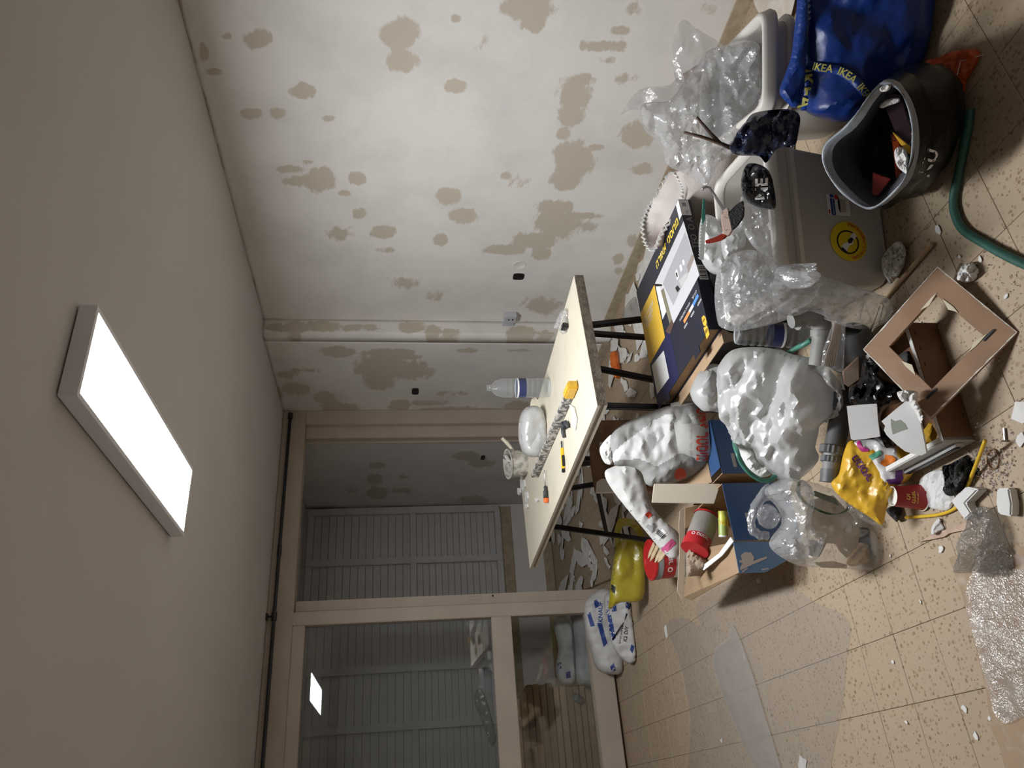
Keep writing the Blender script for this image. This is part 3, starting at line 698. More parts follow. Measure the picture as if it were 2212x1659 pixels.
t1, e1_ = trestle('black metal trestle under the raw brown end of the cream door', [(1270, 703, 2.90, 1385, 690, 2.90), (1291, 796, 3.10, 1410, 820, 3.10), (1300, 877, 2.88, 1410, 880, 2.88), (1275, 720, 3.15, 1385, 728, 3.2)],
    (1.75, 2.95, 0), topbar=((1.43, 2.93, z_), (2.06, 2.95, z_)))
t2, e2_ = trestle('black metal trestle under the far end of the cream door', [(1230, 991, 4.00, 1258, 991, 4.02), (1226, 1056, 4.05, 1280, 1047, 4.05), (1193, 1137, 4.22, 1325, 1156, 4.22), (1180, 1010, 4.3, 1280, 1000, 4.3)],
    (1.6, 4.15, 0), topbar=((1.31, 4.15, z_), (1.93, 4.17, z_)))
P_, Q_ = Yp(1310, 1152, 4.22), Yp(1291, 1062, 4.05)
MB().bar(P_, Q_, .022, .022).build('cross_bar', M['black_metal'], t2, bevel=.003)
# ---- clear water bottle
def clear_plastic(name, tint=(.93, .95, .96), a=.16, rough=.05):
    m, nt, b = _nt(name); L = nt.links
    b.inputs['Base Color'].default_value = rgb((.85, .88, .9)); b.inputs['Roughness'].default_value = rough; b.inputs['Specular IOR Level'].default_value = 1.
    t = N(nt, 'ShaderNodeBsdfTransparent'); t.inputs[0].default_value = rgb(tint)
    mx = N(nt, 'ShaderNodeMixShader')
    ad = N(nt, 'ShaderNodeMath', operation='ADD'); ad.inputs[1].default_value = a; L.new(schlick(nt), ad.inputs[0])
    L.new(ad.outputs[0], mx.inputs[0]); L.new(t.outputs[0], mx.inputs[1]); L.new(b.outputs[0], mx.inputs[2])
    L.new(mx.outputs[0], nt.nodes['Material Output'].inputs[0]); return m
M['pet'] = clear_plastic('clear_bottle_plastic', a=.04)
M['label_navy'] = mat('navy_label', (.03, .04, .12), .35); M['label_white'] = mat('white_label', (.8, .8, .8), .4)
def bottle(lab, base, axis, H, R, group, e_side=None):
    o = thing('water_bottle', lab, 'bottle', Vector(base), group)
    pr = [(.0001, .008), (R*.6, .004), (R*.9, 0), (R, .012)]
    n = 7
    for k in range(n):
        h = .02+k*(H*.66-.02)/n; s = (H*.66-.02)/n
        if .36*H < h < .48*H: pr += [(R*.97, h), (R*.97, h+s)]
        else: pr += [(R*.92, h+.002), (R*.99, h+s*.3), (R*.99, h+s*.7), (R*.92, h+s-.002)]
    pr += [(R*.98, H*.68), (R*.95, H*.76), (R*.72, H*.86), (R*.36, H*.92), (R*.30, H*.94), (R*.36, H*.945), (R*.36, H*.955), (R*.29, H*.96), (R*.29, H)]
    MB().lathe(pr, base, axis, 28, cap0=False, cap1=False).build('bottle_body', M['pet'], o, smooth=True)
    lb = MB().lathe([(R*1.0, H*.39), (R*1.0, H*.52)], base, axis, 28, cap0=False, cap1=False).build('label_band', M['label_navy'], o, smooth=True)
    MB().lathe([(R*1.012, H*.505), (R*1.012, H*.53)], base, axis, 28, cap0=False, cap1=False).build('label_stripe', M['label_white'], lb, smooth=True)
    return o
bp = Zp(1187, 838, zt)
bottle('clear ribbed water bottle standing uncapped on the door table', bp, (0, 0, 1), .335, .052, 'clear water bottles')
# ---- white lump in a tied bag
def film(name, c=(.86, .87, .88), alpha=.5, rough=.22, tl=.35, bump=.04, bscale=22, spec=.6, f0=.08):
    """plastic film: thin, partly see-through (alpha), glossy by Fresnel, micro-crinkled"""
    m, nt, b = _nt(name); L = nt.links
    b.inputs['Base Color'].default_value = rgb(c); b.inputs['Roughness'].default_value = rough; b.inputs['Specular IOR Level'].default_value = spec
    geo = N(nt, 'ShaderNodeNewGeometry'); n = N(nt, 'ShaderNodeTexNoise'); n.inputs['Scale'].default_value = bscale; n.inputs['Detail'].default_value = 3
    L.new(geo.outputs['Position'], n.inputs['Vector'])
    mxv = N(nt, 'ShaderNodeMix', data_type='RGBA'); mxv.inputs[0].default_value = .12; L.new(geo.outputs['Position'], mxv.inputs[6]); L.new(n.outputs['Color'], mxv.inputs[7])
    vo = N(nt, 'ShaderNodeTexVoronoi'); vo.inputs['Scale'].default_value = bscale*1.6; L.new(mxv.outputs[2], vo.inputs['Vector'])
    bp = N(nt, 'ShaderNodeBump'); bp.inputs['Strength'].default_value = bump*1.6; bp.inputs['Distance'].default_value = .02; L.new(vo.outputs['Distance'], bp.inputs['Height']); L.new(bp.outputs[0], b.inputs['Normal'])
    t = N(nt, 'ShaderNodeBsdfTranslucent'); t.inputs[0].default_value = rgb(c)
    mx = N(nt, 'ShaderNodeMixShader'); mx.inputs[0].default_value = tl; L.new(b.outputs[0], mx.inputs[1]); L.new(t.outputs[0], mx.inputs[2])
    o = nt.nodes['Material Output']
    if alpha < 1:
        tr = N(nt, 'ShaderNodeBsdfTransparent'); gl = N(nt, 'ShaderNodeBsdfGlossy'); gl.inputs['Roughness'].default_value = rough; L.new(bp.outputs[0], gl.inputs['Normal'])
        m2 = N(nt, 'ShaderNodeMixShader'); m2.inputs[0].default_value = alpha; L.new(tr.outputs[0], m2.inputs[1]); L.new(mx.outputs[0], m2.inputs[2])
        fr = schlick(nt, bp.outputs[0], f0, .4)
        m3 = N(nt, 'ShaderNodeMixShader'); L.new(fr, m3.inputs[0]); L.new(m2.outputs[0], m3.inputs[1]); L.new(gl.outputs[0], m3.inputs[2]); L.new(m3.outputs[0], o.inputs[0])
    else: L.new(mx.outputs[0], o.inputs[0])
    return m
M['bag_white'] = film('white_carrier_bag', (.70, .70, .69), .9, .32, .3, bump=.015, bscale=30)
M['bag_milky'] = film('milky_film', (.76, .77, .78), .36, .18, .3, bump=.08, bscale=30)
M['bag_clear'] = film('clear_film', (.78, .79, .80), .20, .13, .3, bump=.08, bscale=30)
M['film_floor'] = film('dusty_floor_film', (.62, .60, .58), .17, .3, .1, bump=.05, bscale=14)
wl = thing('tied_white_bag', 'rounded white plastic bag with a knotted end on the door table', 'bag', Zp(1182, 930, zt))
puff('bag_body', [(1122, 905), (1134, 882), (1155, 876), (1172, 886), (1181, 920), (1182, 955), (1172, 982), (1150, 988), (1130, 978), (1120, 945)], face(Zp(1181, 930, zt)+Vector((.04, .06, 0))), .09, M['bag_white'], wl, step=4, amp=.010, fs=16, seed=3, floor=zt)
puff('knot', [(1146, 884), (1148, 864), (1158, 858), (1166, 866), (1162, 888)], face(Zp(1168, 880, zt)+Vector((.05, .08, 0))), .02, M['door_top'], wl, step=3, amp=.006, fs=40, seed=4)
# ---- plaster-caked straightedge
M['caked'] = mat('plaster_caked_metal', (.55, .52, .48), .7, .0, c2=(.13, .125, .12), nscale=45, sharp=(.45, .55), bump=.5, bscale=90)
M['yellow_pl'] = mat('yellow_plastic', (.78, .47, .04), .4, c2=(.7, .42, .05), nscale=20)
a, b = Zp(1246, 838, zt), Zp(1163, 1028, zt)
sg = thing('straightedge', 'long plaster-caked straightedge with a yellow end cap on the door table', 'straightedge', a)
d = (b-a).normalized(); up = Vector((0, 0, 1)); s = d.cross(up)
MB().obox((a+b)/2+up*.0215, (b-a)/2, s*.011, up*.021).build('bar', M['caked'], sg, bevel=.003)
MB().obox((a+b)/2+up*.010+s*.024, (b-a)*.49, s*.013, up*.009).build('flange', M['caked'], sg, bevel=.003)
MB().obox(a+up*.024+d*.02, d*.055, s*.020, up*.0235).build('end_cap', M['yellow_pl'], sg, bevel=.006)
# ---- two-blade cutter, screwdriver, clip, paper strip
M['yellow'] = mat('bright_yellow', (.85, .56, .02), .4); M['orange'] = mat('orange_plastic', (.85, .16, .03), .45); M['grip'] = mat('dark_grip', (.035, .037, .04), .6)
a, b = Zp(1213, 958, zt+.008), Zp(1217, 1020, zt+.008); d = (b-a).normalized(); s = d.cross(up)
cu = thing('box_cutter', 'yellow box cutter with black slider and tip on the door table', 'cutter', Zp(1215, 990, zt))
MB().obox(a.lerp(b, .52)-up*.001, (b-a)*.36, s*.013, up*.007).build('handle', M['yellow'], cu, bevel=.003)
MB().obox(a.lerp(b, .94)-up*.001, (b-a)*.07, s*.012, up*.007).build('end_tip', M['black'], cu, bevel=.003)
MB().obox(a.lerp(b, .62)-s*.016, (b-a)*.19, s*.004, up*.006).build('slider', M['black'], cu, bevel=.001)
for q in (-.006, .005): MB().obox(a.lerp(b, .05)+s*q, (b-a)*.13, s*.0025, up*.002).build('blade', M['grip'], cu)
a, b = Zp(1176, 1016, zt+.013), Zp(1180, 1086, zt+.013); d = (b-a).normalized(); L_ = (b-a).length
sd = thing('screwdriver', 'screwdriver with dark grip and orange butt on the door table', 'screwdriver', Zp(1178, 1050, zt))
MB().lathe([(.0015, 0), (.003, .006), (.003, L_*.55)], a, d, 8).build('shaft', M['steel'], sd, smooth=True)
MB().lathe([(.006, L_*.48), (.010, L_*.52), (.008, L_*.58), (.013, L_*.66), (.0135, L_*.86)], a, d, 14).build('grip', M['grip'], sd, smooth=True)
MB().lathe([(.0135, L_*.86), (.0135, L_*.96), (.011, L_), (.0001, L_)], a, d, 14).build('butt', M['orange'], sd, smooth=True)
M['clipm'] = mat('dark_grey_rubber', (.05, .055, .06), .5)
c = Zp(1226, 922, zt)
cl = thing('spring_clip', 'small dark spring clip lying between the straightedge and the cutter', 'clip', c)
for sg_ in (-1, 1):
    MB().tube([c+Vector((.0, .0, .012)), c+Vector((.012*sg_+.02, .03*sg_, .014)), c+Vector((-.012+.01*sg_, .055*sg_, .012)), c+Vector((-.03, .05*sg_, .010))], [.010, .012, .010, .008], 8).build('jaw', M['clipm'], cl, smooth=True)
MB().lathe([(.006, -.012), (.010, -.01), (.010, .03), (.006, .032)], c+Vector((.0, .0, .012)), (1, .4, 0), 10).build('spring_barrel', M['black'], cl, smooth=40)
M['paper'] = mat('white_paper', (.70, .69, .67), .8, c2=(.65, .63, .6), nscale=14, bump=.1, bscale=50)
tag(slab('paper_scrap', [(1228, 872), (1240, 880), (1246, 905), (1242, 930), (1234, 914), (1236, 892)], lambda x, y: Zp(x, y, zt+.006), .004, M['paper']), 'narrow torn paper scrap beside the straightedge on the door table', 'paper')
# ---- dirty plaster tub with two brushes
M['tub'] = mat('plaster_dirty_tub', (.62, .60, .53), .7, c2=(.32, .30, .27), nscale=30, sharp=(.4, .6), bump=.4, bscale=60)
c = Zp(1137, 1000, zt); tb = thing('plaster_tub', 'plaster-smeared tub holding brush handles at the far edge of the door table', 'tub', c)
tub = MB(); R = .088
tub.lathe([(.0001, .0), (R*.85, 0), (R*.9, .02), (R, .115), (R+.006, .118), (R+.006, .124), (R-.004, .124), (R-.010, .03), (.0001, .028)], c, (-.10, -.12, 1), 28, cap0=False, cap1=False); tub.build('tub_body', M['tub'], tb, smooth=40)
h0 = c+Vector((-.01, -.03, .10))
tag(MB().tube([c+Vector((.0, .01, .04)), Yp(1106, 970, c.y), Yp(1096, 958, c.y-.01), Yp(1084, 946, c.y-.02)], [.008, .010, .013, .010], 10).build('brush_handle', M['door_top'], tb, smooth=True), None, None)
MB().tube([c+Vector((-.03, .0, .04)), Yp(1105, 1000, c.y), Yp(1090, 984, c.y-.02)], [.012, .016, .018], 10).build('brush_grip', M['caked'], tb, smooth=True)
# ---- clear little bag with dark thing, plaster crumbs along the edge
sb = thing('small_clear_bag', 'small crumpled clear bag with a dark piece inside on the right of the door table', 'bag', Zp(1222, 695, zt))
puff('bag_film', [(1203, 690), (1212, 672), (1224, 668), (1228, 690), (1226, 712), (1216, 722), (1206, 712), (1196, 708)], face(Zp(1223, 694, zt)), .045, M['bag_milky'], sb, step=3, amp=.018, fs=30, seed=8, floor=zt)
MB().obox(Zp(1219, 706, zt+.018), (.012, 0, 0), (0, .02, .003), (0, -.003, .012)).build('dark_piece', M['black'], sb, bevel=.003)
for i, (x, y, w, h) in enumerate(((1128, 1048, 13, 5), (1136, 1074, 12, 3), (1136, 1094, 6, 2.5), (1158, 1080, 4, 4), (1120, 1062, 8, 3))):
    tag(slab('plaster_crumb', [(x-h, y-w), (x+h*.6, y-w*.9), (x+h, y+w*.2), (x+h*.3, y+w), (x-h*.8, y+w*.6)], lambda a, b: Zp(a, b, zt+.012), .011, M['paper']), 'dry white plaster crumb along the far edge of the door table', 'plaster crumb', 'plaster crumbs on the door table')
# ---- old wooden drawer front and white board under the table
M['old_wood'] = mat('old_brown_wood', (.24, .13, .065), .6, c2=(.17, .09, .045), nscale=14, bump=.15, bscale=40)
M['white_board'] = mat('white_laminate', (.75, .73, .70), .5, c2=(.7, .68, .64), nscale=10)
fpl = lambda x, y: Yp(x, y, 3.62)
wp = thing('wooden_cabinet_part', 'broken brown wooden cabinet part standing under the door table', 'cabinet part', Yp(1330, 980, 3.62))
slab('back_panel', [(1290, 908), (1500, 905), (1500, 1062), (1287, 1062), (1278, 1000), (1284, 940)], fpl, .018, M['old_wood'], wp, floor=.0)
slab('rail', [(1274, 940), (1296, 908), (1304, 908), (1304, 1050), (1288, 1062), (1278, 1000)], lambda x, y: Yp(x, y, 3.57), .03, M['old_wood'], wp)
slab('white_rail', [(1290, 1040), (1300, 1034), (1345, 1036), (1345, 1062), (1288, 1063)], lambda x, y: Yp(x, y, 3.55), .02, M['white_board'], wp)
slab('white_block', [(1296, 955), (1312, 955), (1312, 965), (1296, 965)], lambda x, y: Yp(x, y, 3.54), .012, M['white_board'], wp)
# ================================================================== the heap: totes, boxes, bags
M['tote'] = mat('milky_grey_tote', (.56, .53, .49), .38, c2=(.53, .50, .46), nscale=4, spec=.45, tl=.15)
M['tote_rim'] = mat('tote_rim', (.66, .62, .57), .38, spec=.45)
def rrect(c, e1, e2, a, b, r, z, n=5):
    """rounded rectangle ring, half sizes a (along e1) and b (along e2)"""
    out = []
    for sx, sy, t0 in ((1, 1, 0), (-1, 1, 90), (-1, -1, 180), (1, -1, 270)):
        for k in range(n):
            t = math.radians(t0+90*k/(n-1)); out.append(Vector((c[0], c[1], 0)) + e1*(sx*(a-r)+r*math.cos(t)) + e2*(sy*(b-r)+r*math.sin(t)) + Vector((0, 0, z)))
    return out
def ringmesh(mb, rings, mi=0):
    n = len(rings[0]); vs = [p for r in rings for p in r]
    mb.add(vs, [(i*n+j, i*n+(j+1) % n, (i+1)*n+(j+1) % n, (i+1)*n+j) for i in range(len(rings)-1) for j in range(n)], mi); return mb
def tote(lab, c, ang, a, b, h, taper=.05, z0=0.):
    o = thing('storage_tote', lab, 'storage box', Vector((c[0], c[1], z0)), 'grey plastic totes')
    e1 = Vector((math.cos(ang), math.sin(ang), 0)); e2 = Vector((-math.sin(ang), math.cos(ang), 0))
    R = lambda s, z, r=.05: rrect(c, e1, e2, a-s, b-s, r, z0+z)
    m = MB(); ringmesh(m, [R(taper+.02, .012), R(taper+.01, .002), R(taper, .012), R(taper*.2+.012, h*.72), R(taper*.2+.012, h*.74), R(.012, h*.76), R(.010, h*.90), R(.006, h*.94), R(.012, h*.95), R(taper+.006, .02), R(taper+.05, .016)])
    n = len(R(0, 0)); m.add(R(taper+.02, .012), [tuple(range(n))]); m.add(R(taper+.05, .016), [tuple(range(n))])
    m.build('tote_body', M['tote'], o, smooth=30)
    m = MB(); ringmesh(m, [R(.006, h*.90), R(-.012, h*.905), R(-.014, h*.93), R(-.006, h*.97), R(-.004, h*.995), R(.004, h), R(.012, h*.995), R(.014, h*.93)])
    m.build('rim', M['tote_rim'], o, smooth=True)
    m = MB(); ringmesh(m, [R(.012, h*.76), R(-.004, h*.765), R(-.006, h*.80), R(.010, h*.81)]); m.build('ledge', M['tote_rim'], o, smooth=30)
    return o, e1, e2
ANG = math.radians(-18)
t1c = (1.609, 1.831)
tote1, te1, te2 = tote('front grey plastic tote with a round yellow sticker on its side', t1c, ANG, .262, .19, .42)
tote2, _, _ = tote('grey plastic tote behind the blue bag, full of clear film', (2.075, 1.640), math.radians(-29), .150, .25, .44)
# stickers on the front side of the first tote
fl = Vector((t1c[0], t1c[1], 0)) - te2*(.19-.03)
def on_tote(dx, z, off=.003):
    s = .05+(.05*.2+.012-.05)*(z-.012)/(.42*.72-.012)
    return Vector((t1c[0], t1c[1], 0)) - te2*(.19-s+off) + te1*dx + Vector((0, 0, z))
M['st_yellow'] = mat('sticker_yellow', (.80, .60, .02), .45); M['red_print'] = mat('red_print', (.62, .06, .03), .5); M['blk_print'] = mat('black_print', (.015, .015, .015), .5)
M['wht_print'] = mat('white_print', (.82, .82, .81), .5); M['navy_print'] = mat('navy_print', (.03, .07, .30), .5); M['grey_print'] = mat('grey_print', (.33, .33, .33), .5)
def disc(mb, f, cx, cz, r, n=32, r0=0., mi=0):
    if r0: ringmesh(mb, [[f(cx+math.cos(2*math.pi*i/n)*q, cz+math.sin(2*math.pi*i/n)*q) for i in range(n)] for q in (r0, r)], mi)
    else: mb.add([f(cx+math.cos(2*math.pi*i/n)*r, cz+math.sin(2*math.pi*i/n)*r) for i in range(n)], [tuple(range(n))], mi)
    return mb
def where(px, py):                      # photo point -> (dx, z) on the tote's side
    best = None
    for z in np.linspace(.02, .34, 65):
        P = Zp(px, py, z); q = on_tote(0, z); d = (P-q).dot(te2)
        if best is None or abs(d) < best[0]: best = (abs(d), (P-q).dot(te1), z)
    return best[1], best[2]
sx, sz = where(1834, 521); SR = .066
st = disc(MB(), lambda a, b: on_tote(a, b, .004), sx, sz, SR).build('round_sticker', M['st_yellow'], tote1); st['label'] = 'round yellow sticker with lifting-arm emblem'
disc(MB(), lambda a, b: on_tote(a, b, .005), sx-.003, sz+.004, .040, 32, .035).build('emblem_ring', M['blk_print'], st)
def poly_on(name, pts, m, par, off=.0055, cx=sx, cz=sz): return MB().add([on_tote(cx+a, cz+b, off) for a, b in pts], [tuple(range(len(pts)))]).build(name, m, par)
poly_on('emblem_arm', [(-.034, .012), (-.020, .030), (-.008, .020), (-.004, .006), (.010, -.004), (.026, -.012), (.030, -.024), (.018, -.030), (.004, -.018), (-.010, -.012), (-.016, .002)], M['wht_print'], st)
poly_on('emblem_cuff', [(-.042, .018), (-.028, .034), (-.022, .026), (-.036, .010)], M['blk_print'], st, .006)
poly_on('emblem_fist', [(-.008, .004), (.004, .004), (.014, -.010), (.008, -.018), (-.006, -.008)], M['blk_print'], st, .006)
def arc_fn(x, y, r=.054, total=.235):
    a = -math.pi/2 + x/r; rr = r-y*1.; return on_tote(sx+math.cos(a)*rr, sz+math.sin(a)*rr, .006)
lettering('sticker_text', 'VIRTUALLY UNBREAKABLE', .0125, None, None, None, M['red_print'], st, bold=.012, width=.175, fn=lambda x, y: on_tote(sx+math.cos(-math.pi/2+x/.056)*(.056-y), sz+math.sin(-math.pi/2+x/.056)*(.056-y), .006))
lx, lz = where(1808, 445)
lb = poly_on('paper_label', [(-.034, -.045), (.036, -.045), (.036, .038), (-.034, .038)], M['wht_print'], tote1, .004, lx, lz)
poly_on('label_band', [(-.034, .010), (.022, .010), (.022, .026), (-.034, .026)], M['navy_print'], lb, .005, lx, lz); poly_on('label_badge', [(.026, .012), (.036, .012), (.036, .026), (.026, .026)], M['navy_print'], lb, .005, lx, lz)
poly_on('label_logo', [(-.030, .030), (-.016, .030), (-.016, .036), (-.030, .036)], M['red_print'], lb, .005, lx, lz)
disc(MB(), lambda a, b: on_tote(a, b, .005), lx+.028, lz+.002, .008, 16).build('label_dot', M['red_print'], lb)
poly_on('label_picture', [(-.020, -.030), (.020, -.030), (.026, -.004), (-.024, -.004)], mat('label_picture_grey', (.5, .45, .42), .5), lb, .005, lx, lz)
poly_on('label_lid', [(-.026, -.006), (-.008, -.001), (.014, -.001), (.028, -.006), (.008, -.009)], M['blk_print'], lb, .0058, lx, lz)
lettering('label_text', 'ROLLERTOTE 40L', .010, None, None, None, M['wht_print'], lb, width=.050, fn=lambda x, y: on_tote(lx-.006+x, lz+.018+y, .006))
# ---- bags in and over the totes
M['print_black'] = film('black_printed_film', (.02, .02, .022), 1., .25, 0.)
M['navy_film'] = film('dark_navy_film', (.014, .019, .045), 1., .24, 0., bump=.06, bscale=30)
M['black_film'] = film('black_film', (.008, .008, .009), 1., .26, 0., bump=.06, bscale=30, spec=.45)
def bag(name, lab, px, P, thick, m, cat='bag', **k):
    lean = k.pop('lean', 0); grp = k.pop('group', None)
    o = puff(name, px, face(P, lean), thick, M[m] if isinstance(m, str) else m, **k); return tag(o, lab, cat, grp)
# big clear film over the second tote
cf_ = thing('clear_film_bag', 'big crinkled clear plastic bag bulging out of the tote by the right wall', 'plastic bag', (2.15, 1.75, .36))
puff('film_bulge', [(1383, 237), (1400, 222), (1444, 218), (1470, 190), (1500, 150), (1530, 110), (1560, 100), (1600, 90), (1632, 100), (1645, 155), (1642, 237), (1617, 265), (1585, 330), (1552, 350), (1523, 406), (1490, 380), (1441, 357), (1429, 316), (1391, 280)], face((2.02, 1.78, .5), 12), .10, M['bag_milky'], cf_, step=5, amp=.075, fs=8, seed=21, fine=.45)
puff('film_fold', [(1340, 249), (1381, 194), (1444, 184), (1470, 165), (1500, 200), (1510, 250), (1460, 250), (1400, 240), (1362, 236)], face((2.02, 1.86, .5), 8), .03, M['bag_clear'], cf_, step=6, amp=.035, fs=9, seed=22)
puff('film_flap', [(1450, 116), (1465, 56), (1482, 44), (1504, 63), (1547, 87), (1564, 110), (1560, 200), (1530, 260), (1495, 240), (1465, 190)], face((2.10, 1.78, .5), 4), .04, M['bag_clear'], cf_, step=5, amp=.045, fs=8, seed=23)
puff('film_fan', [(1555, 150), (1580, 95), (1628, 92), (1646, 150), (1640, 240), (1600, 280), (1560, 250)], face((2.10, 1.66, .42), 25), .03, M['bag_milky'], cf_, step=6, amp=.04, fs=8, seed=24)
M['cardbrown'] = mat('brown_cardboard', (.42, .285, .17), .75, c2=(.38, .255, .15), nscale=7, bump=.05, bscale=60)
o = slab('cardboard_wedge', [(1475, 160), (1530, 124), (1620, 120), (1640, 170), (1500, 168), (1482, 185)], face((2.22, 1.98, .5), 0), .004, mat('pink_cardboard', (.55, .42, .36), .7)); tag(o, 'pale cardboard corner seen through the big clear film bag', 'cardboard')
o = slab('purple_wrapper', [(1487, 192), (1512, 168), (1515, 172), (1490, 190)], face((2.20, 1.96, .5), 0), .004, mat('purple_wrapper_print', (.36, .10, .22), .5)); tag(o, 'purple wrapper scrap inside the big clear film bag', 'wrapper')
# white sack with pinked opening behind the carton
M['sack'] = mat('white_woven_sack', (.78, .72, .68), .75, c2=(.72, .64, .6), nscale=12, bump=.2, bscale=140, tl=.2)
sack = thing('white_sack', 'white woven sack with a frayed open mouth behind the dark lamp carton', 'sack', (2.2, 2.05, 0))
rings = []
base = [Vector((2.30+.22*math.cos(t), 2.15+.20*math.sin(t), .01)) for t in np.linspace(0, 2*math.pi, 10, endpoint=False)]
mouth_px = [(1450, 372), (1470, 395), (1475, 420), (1460, 460), (1430, 505), (1412, 540), (1394, 525), (1388, 485), (1400, 448), (1424, 412)]
mouth = [face((2.33, 2.25, .6), 35)(a, b) for a, b in mouth_px]
cm = sum(mouth, Vector())/10
loft('sack_body', [base, [p.lerp(cm, 0)*.5+q*.5+(((p+q)/2-Vector((2.3, 2.15, .3)))*Vector((1, 1, 0)).length*.1) for p, q in zip(base[-3:]+base[:-3], mouth)], mouth], M['sack'], sack, amp=.02, fs=10, seed=5, thick=.002)
rim_p = crom([tuple(p) for p in mouth], 8)
MB().tube([Vector(p)+Vector((0, 0, .006*((i % 2)*2-1))) for i, p in enumerate(rim_p)], .006, 5, closed=True).build('frayed_rim', M['paper'], sack)
# dark navy bag and twig across both totes
nb = Zp(1660, 290, .50)
bag('navy_bag', 'crumpled dark navy plastic bag lying over the tote rims', [(1581, 322), (1600, 285), (1617, 252), (1640, 240), (1700, 236), (1727, 250), (1724, 290), (1716, 316), (1690, 318), (1675, 326), (1656, 352), (1640, 338), (1596, 336)], nb, .05, 'navy_film', step=4, amp=.065, fs=13, seed=31, kind='facet', lean=35)
M['twig'] = mat('twig_bark', (.10, .065, .045), .8, bump=.4, bscale=90)
f = face(nb+Vector((.06, .09, .05)), 10); tw = MB(); tw.tube([f(1585, 322), f(1556, 310), f(1520, 297), f(1478, 286)], [.007, .006, .005, .004], 8).tube([f(1556, 310), f(1535, 288), f(1505, 253)], [.006, .005, .004], 8)
tag(tw.build('twig', M['twig'], smooth=True), 'forked dark stick poking out of the navy bag', 'stick')
# printed bag: white with a black printed end
pb = thing('printed_bag', 'white plastic bag with black printed end and white letters in the front tote', 'bag', (1.62, 1.80, .42))
puff('white_part', [(1600, 425), (1632, 440), (1668, 445), (1678, 500), (1682, 545), (1655, 552), (1625, 530), (1606, 490)], face(Zp(1650, 480, .44), 30), .05, M['bag_milky'], pb, step=5, amp=.03, fs=14, seed=41, kind='facet')
blk = puff('black_print', [(1600, 391), (1612, 356), (1638, 354), (1662, 370), (1673, 410), (1675, 450), (1650, 450), (1628, 444), (1606, 426)], face(Zp(1645, 400, .47), 30), .035, M['print_black'], pb, step=4, amp=.03, fs=20, seed=42)
Pl = Zp(1651, 405, .47); f = face(Zp(1645, 400, .47), 30); e1 = (f(1640, 380)-f(1640, 430)).normalized(); e2 = (f(1630, 405)-f(1660, 405)).normalized()
lettering('letters', 'NE', .050, f(1645, 408), e1, e2, M['wht_print'], blk, bold=.03, snap=snapper(blk))
# white bags lower left in the tote
bag('white_bag', 'white bag lump bulging behind the paintbrush in the front tote', [(1515, 470), (1545, 470), (1560, 500), (1575, 545), (1555, 590), (1530, 585), (1510, 545)], Zp(1545, 540, .44), .06, 'bag_white', step=5, amp=.02, fs=14, seed=43, lean=15)
bag('white_bag', 'white bag lump under the paintbrush bristles in the front tote', [(1560, 500), (1600, 450), (1612, 490), (1610, 530), (1590, 545), (1565, 560)], Zp(1590, 500, .43), .05, 'bag_white', step=5, amp=.02, fs=14, seed=44, lean=20)
zz = MB(); f = face(Zp(1520, 480, .52), 10); n = 26
L0, L1 = (1518, 470), (1512, 560); pts = []
for i in range(n+1):
    t = i/n; pts.append(f(L0[0]+(L1[0]-L0[0])*t-(4 if i % 2 else 0), L0[1]+(L1[1]-L0[1])*t))
pts += [f(1520, 562), f(1526, 470)]
tag(MB().prism(pts, Vector((.5, .86, 0)), .003).build('pinked_strip', M['bag_white']), 'white plastic edge with saw-tooth cut between carton and paintbrush', 'plastic strip')
M['teal'] = mat('teal_plastic', (.03, .20, .16), .4)
tag(slab('teal_strip', [(1519, 430), (1523, 430), (1524, 472), (1518, 486), (1516, 470)], face(Zp(1520, 470, .54), 10), .006, M['teal']), 'thin teal plastic strip standing behind the dark lamp carton', 'strip')
f = face(Zp(1560, 440, .5), 5); tag(MB().tube([f(1516, 409), f(1524, 404), f(1533, 405), f(1545, 424), f(1568, 460)], .005, 6).build('hex_key', M['steel'], smooth=True), 'bent steel hex key sticking up from the front tote', 'hex key')
# paintbrush
br = thing('paintbrush', 'wide paintbrush with red handle and black bristles lying on the front tote', 'paintbrush', Zp(1575, 480, .45)); f = face(Zp(1575, 480, .56), 30)
slab('bristles', [(1570, 462), (1590, 442), (1605, 432), (1608, 452), (1606, 470), (1592, 490), (1580, 499)], f, .018, mat('black_bristle', (.02, .02, .022), .7, bump=.6, bscale=200), br, bevel=.003)
slab('ferrule', [(1556, 470), (1563, 452), (1573, 448), (1583, 497), (1574, 512), (1562, 508)], f, .022, mat('paint_specked_ferrule', (.72, .55, .47), .6, c2=(.35, .2, .14), nscale=80, sharp=(.55, .65)), br, bevel=.003)
slab('handle', [(1520, 520), (1540, 514), (1566, 502), (1573, 508), (1562, 519), (1535, 526), (1522, 526)], f, .018, mat('red_lacquer', (.33, .035, .02), .35), br, bevel=.004)
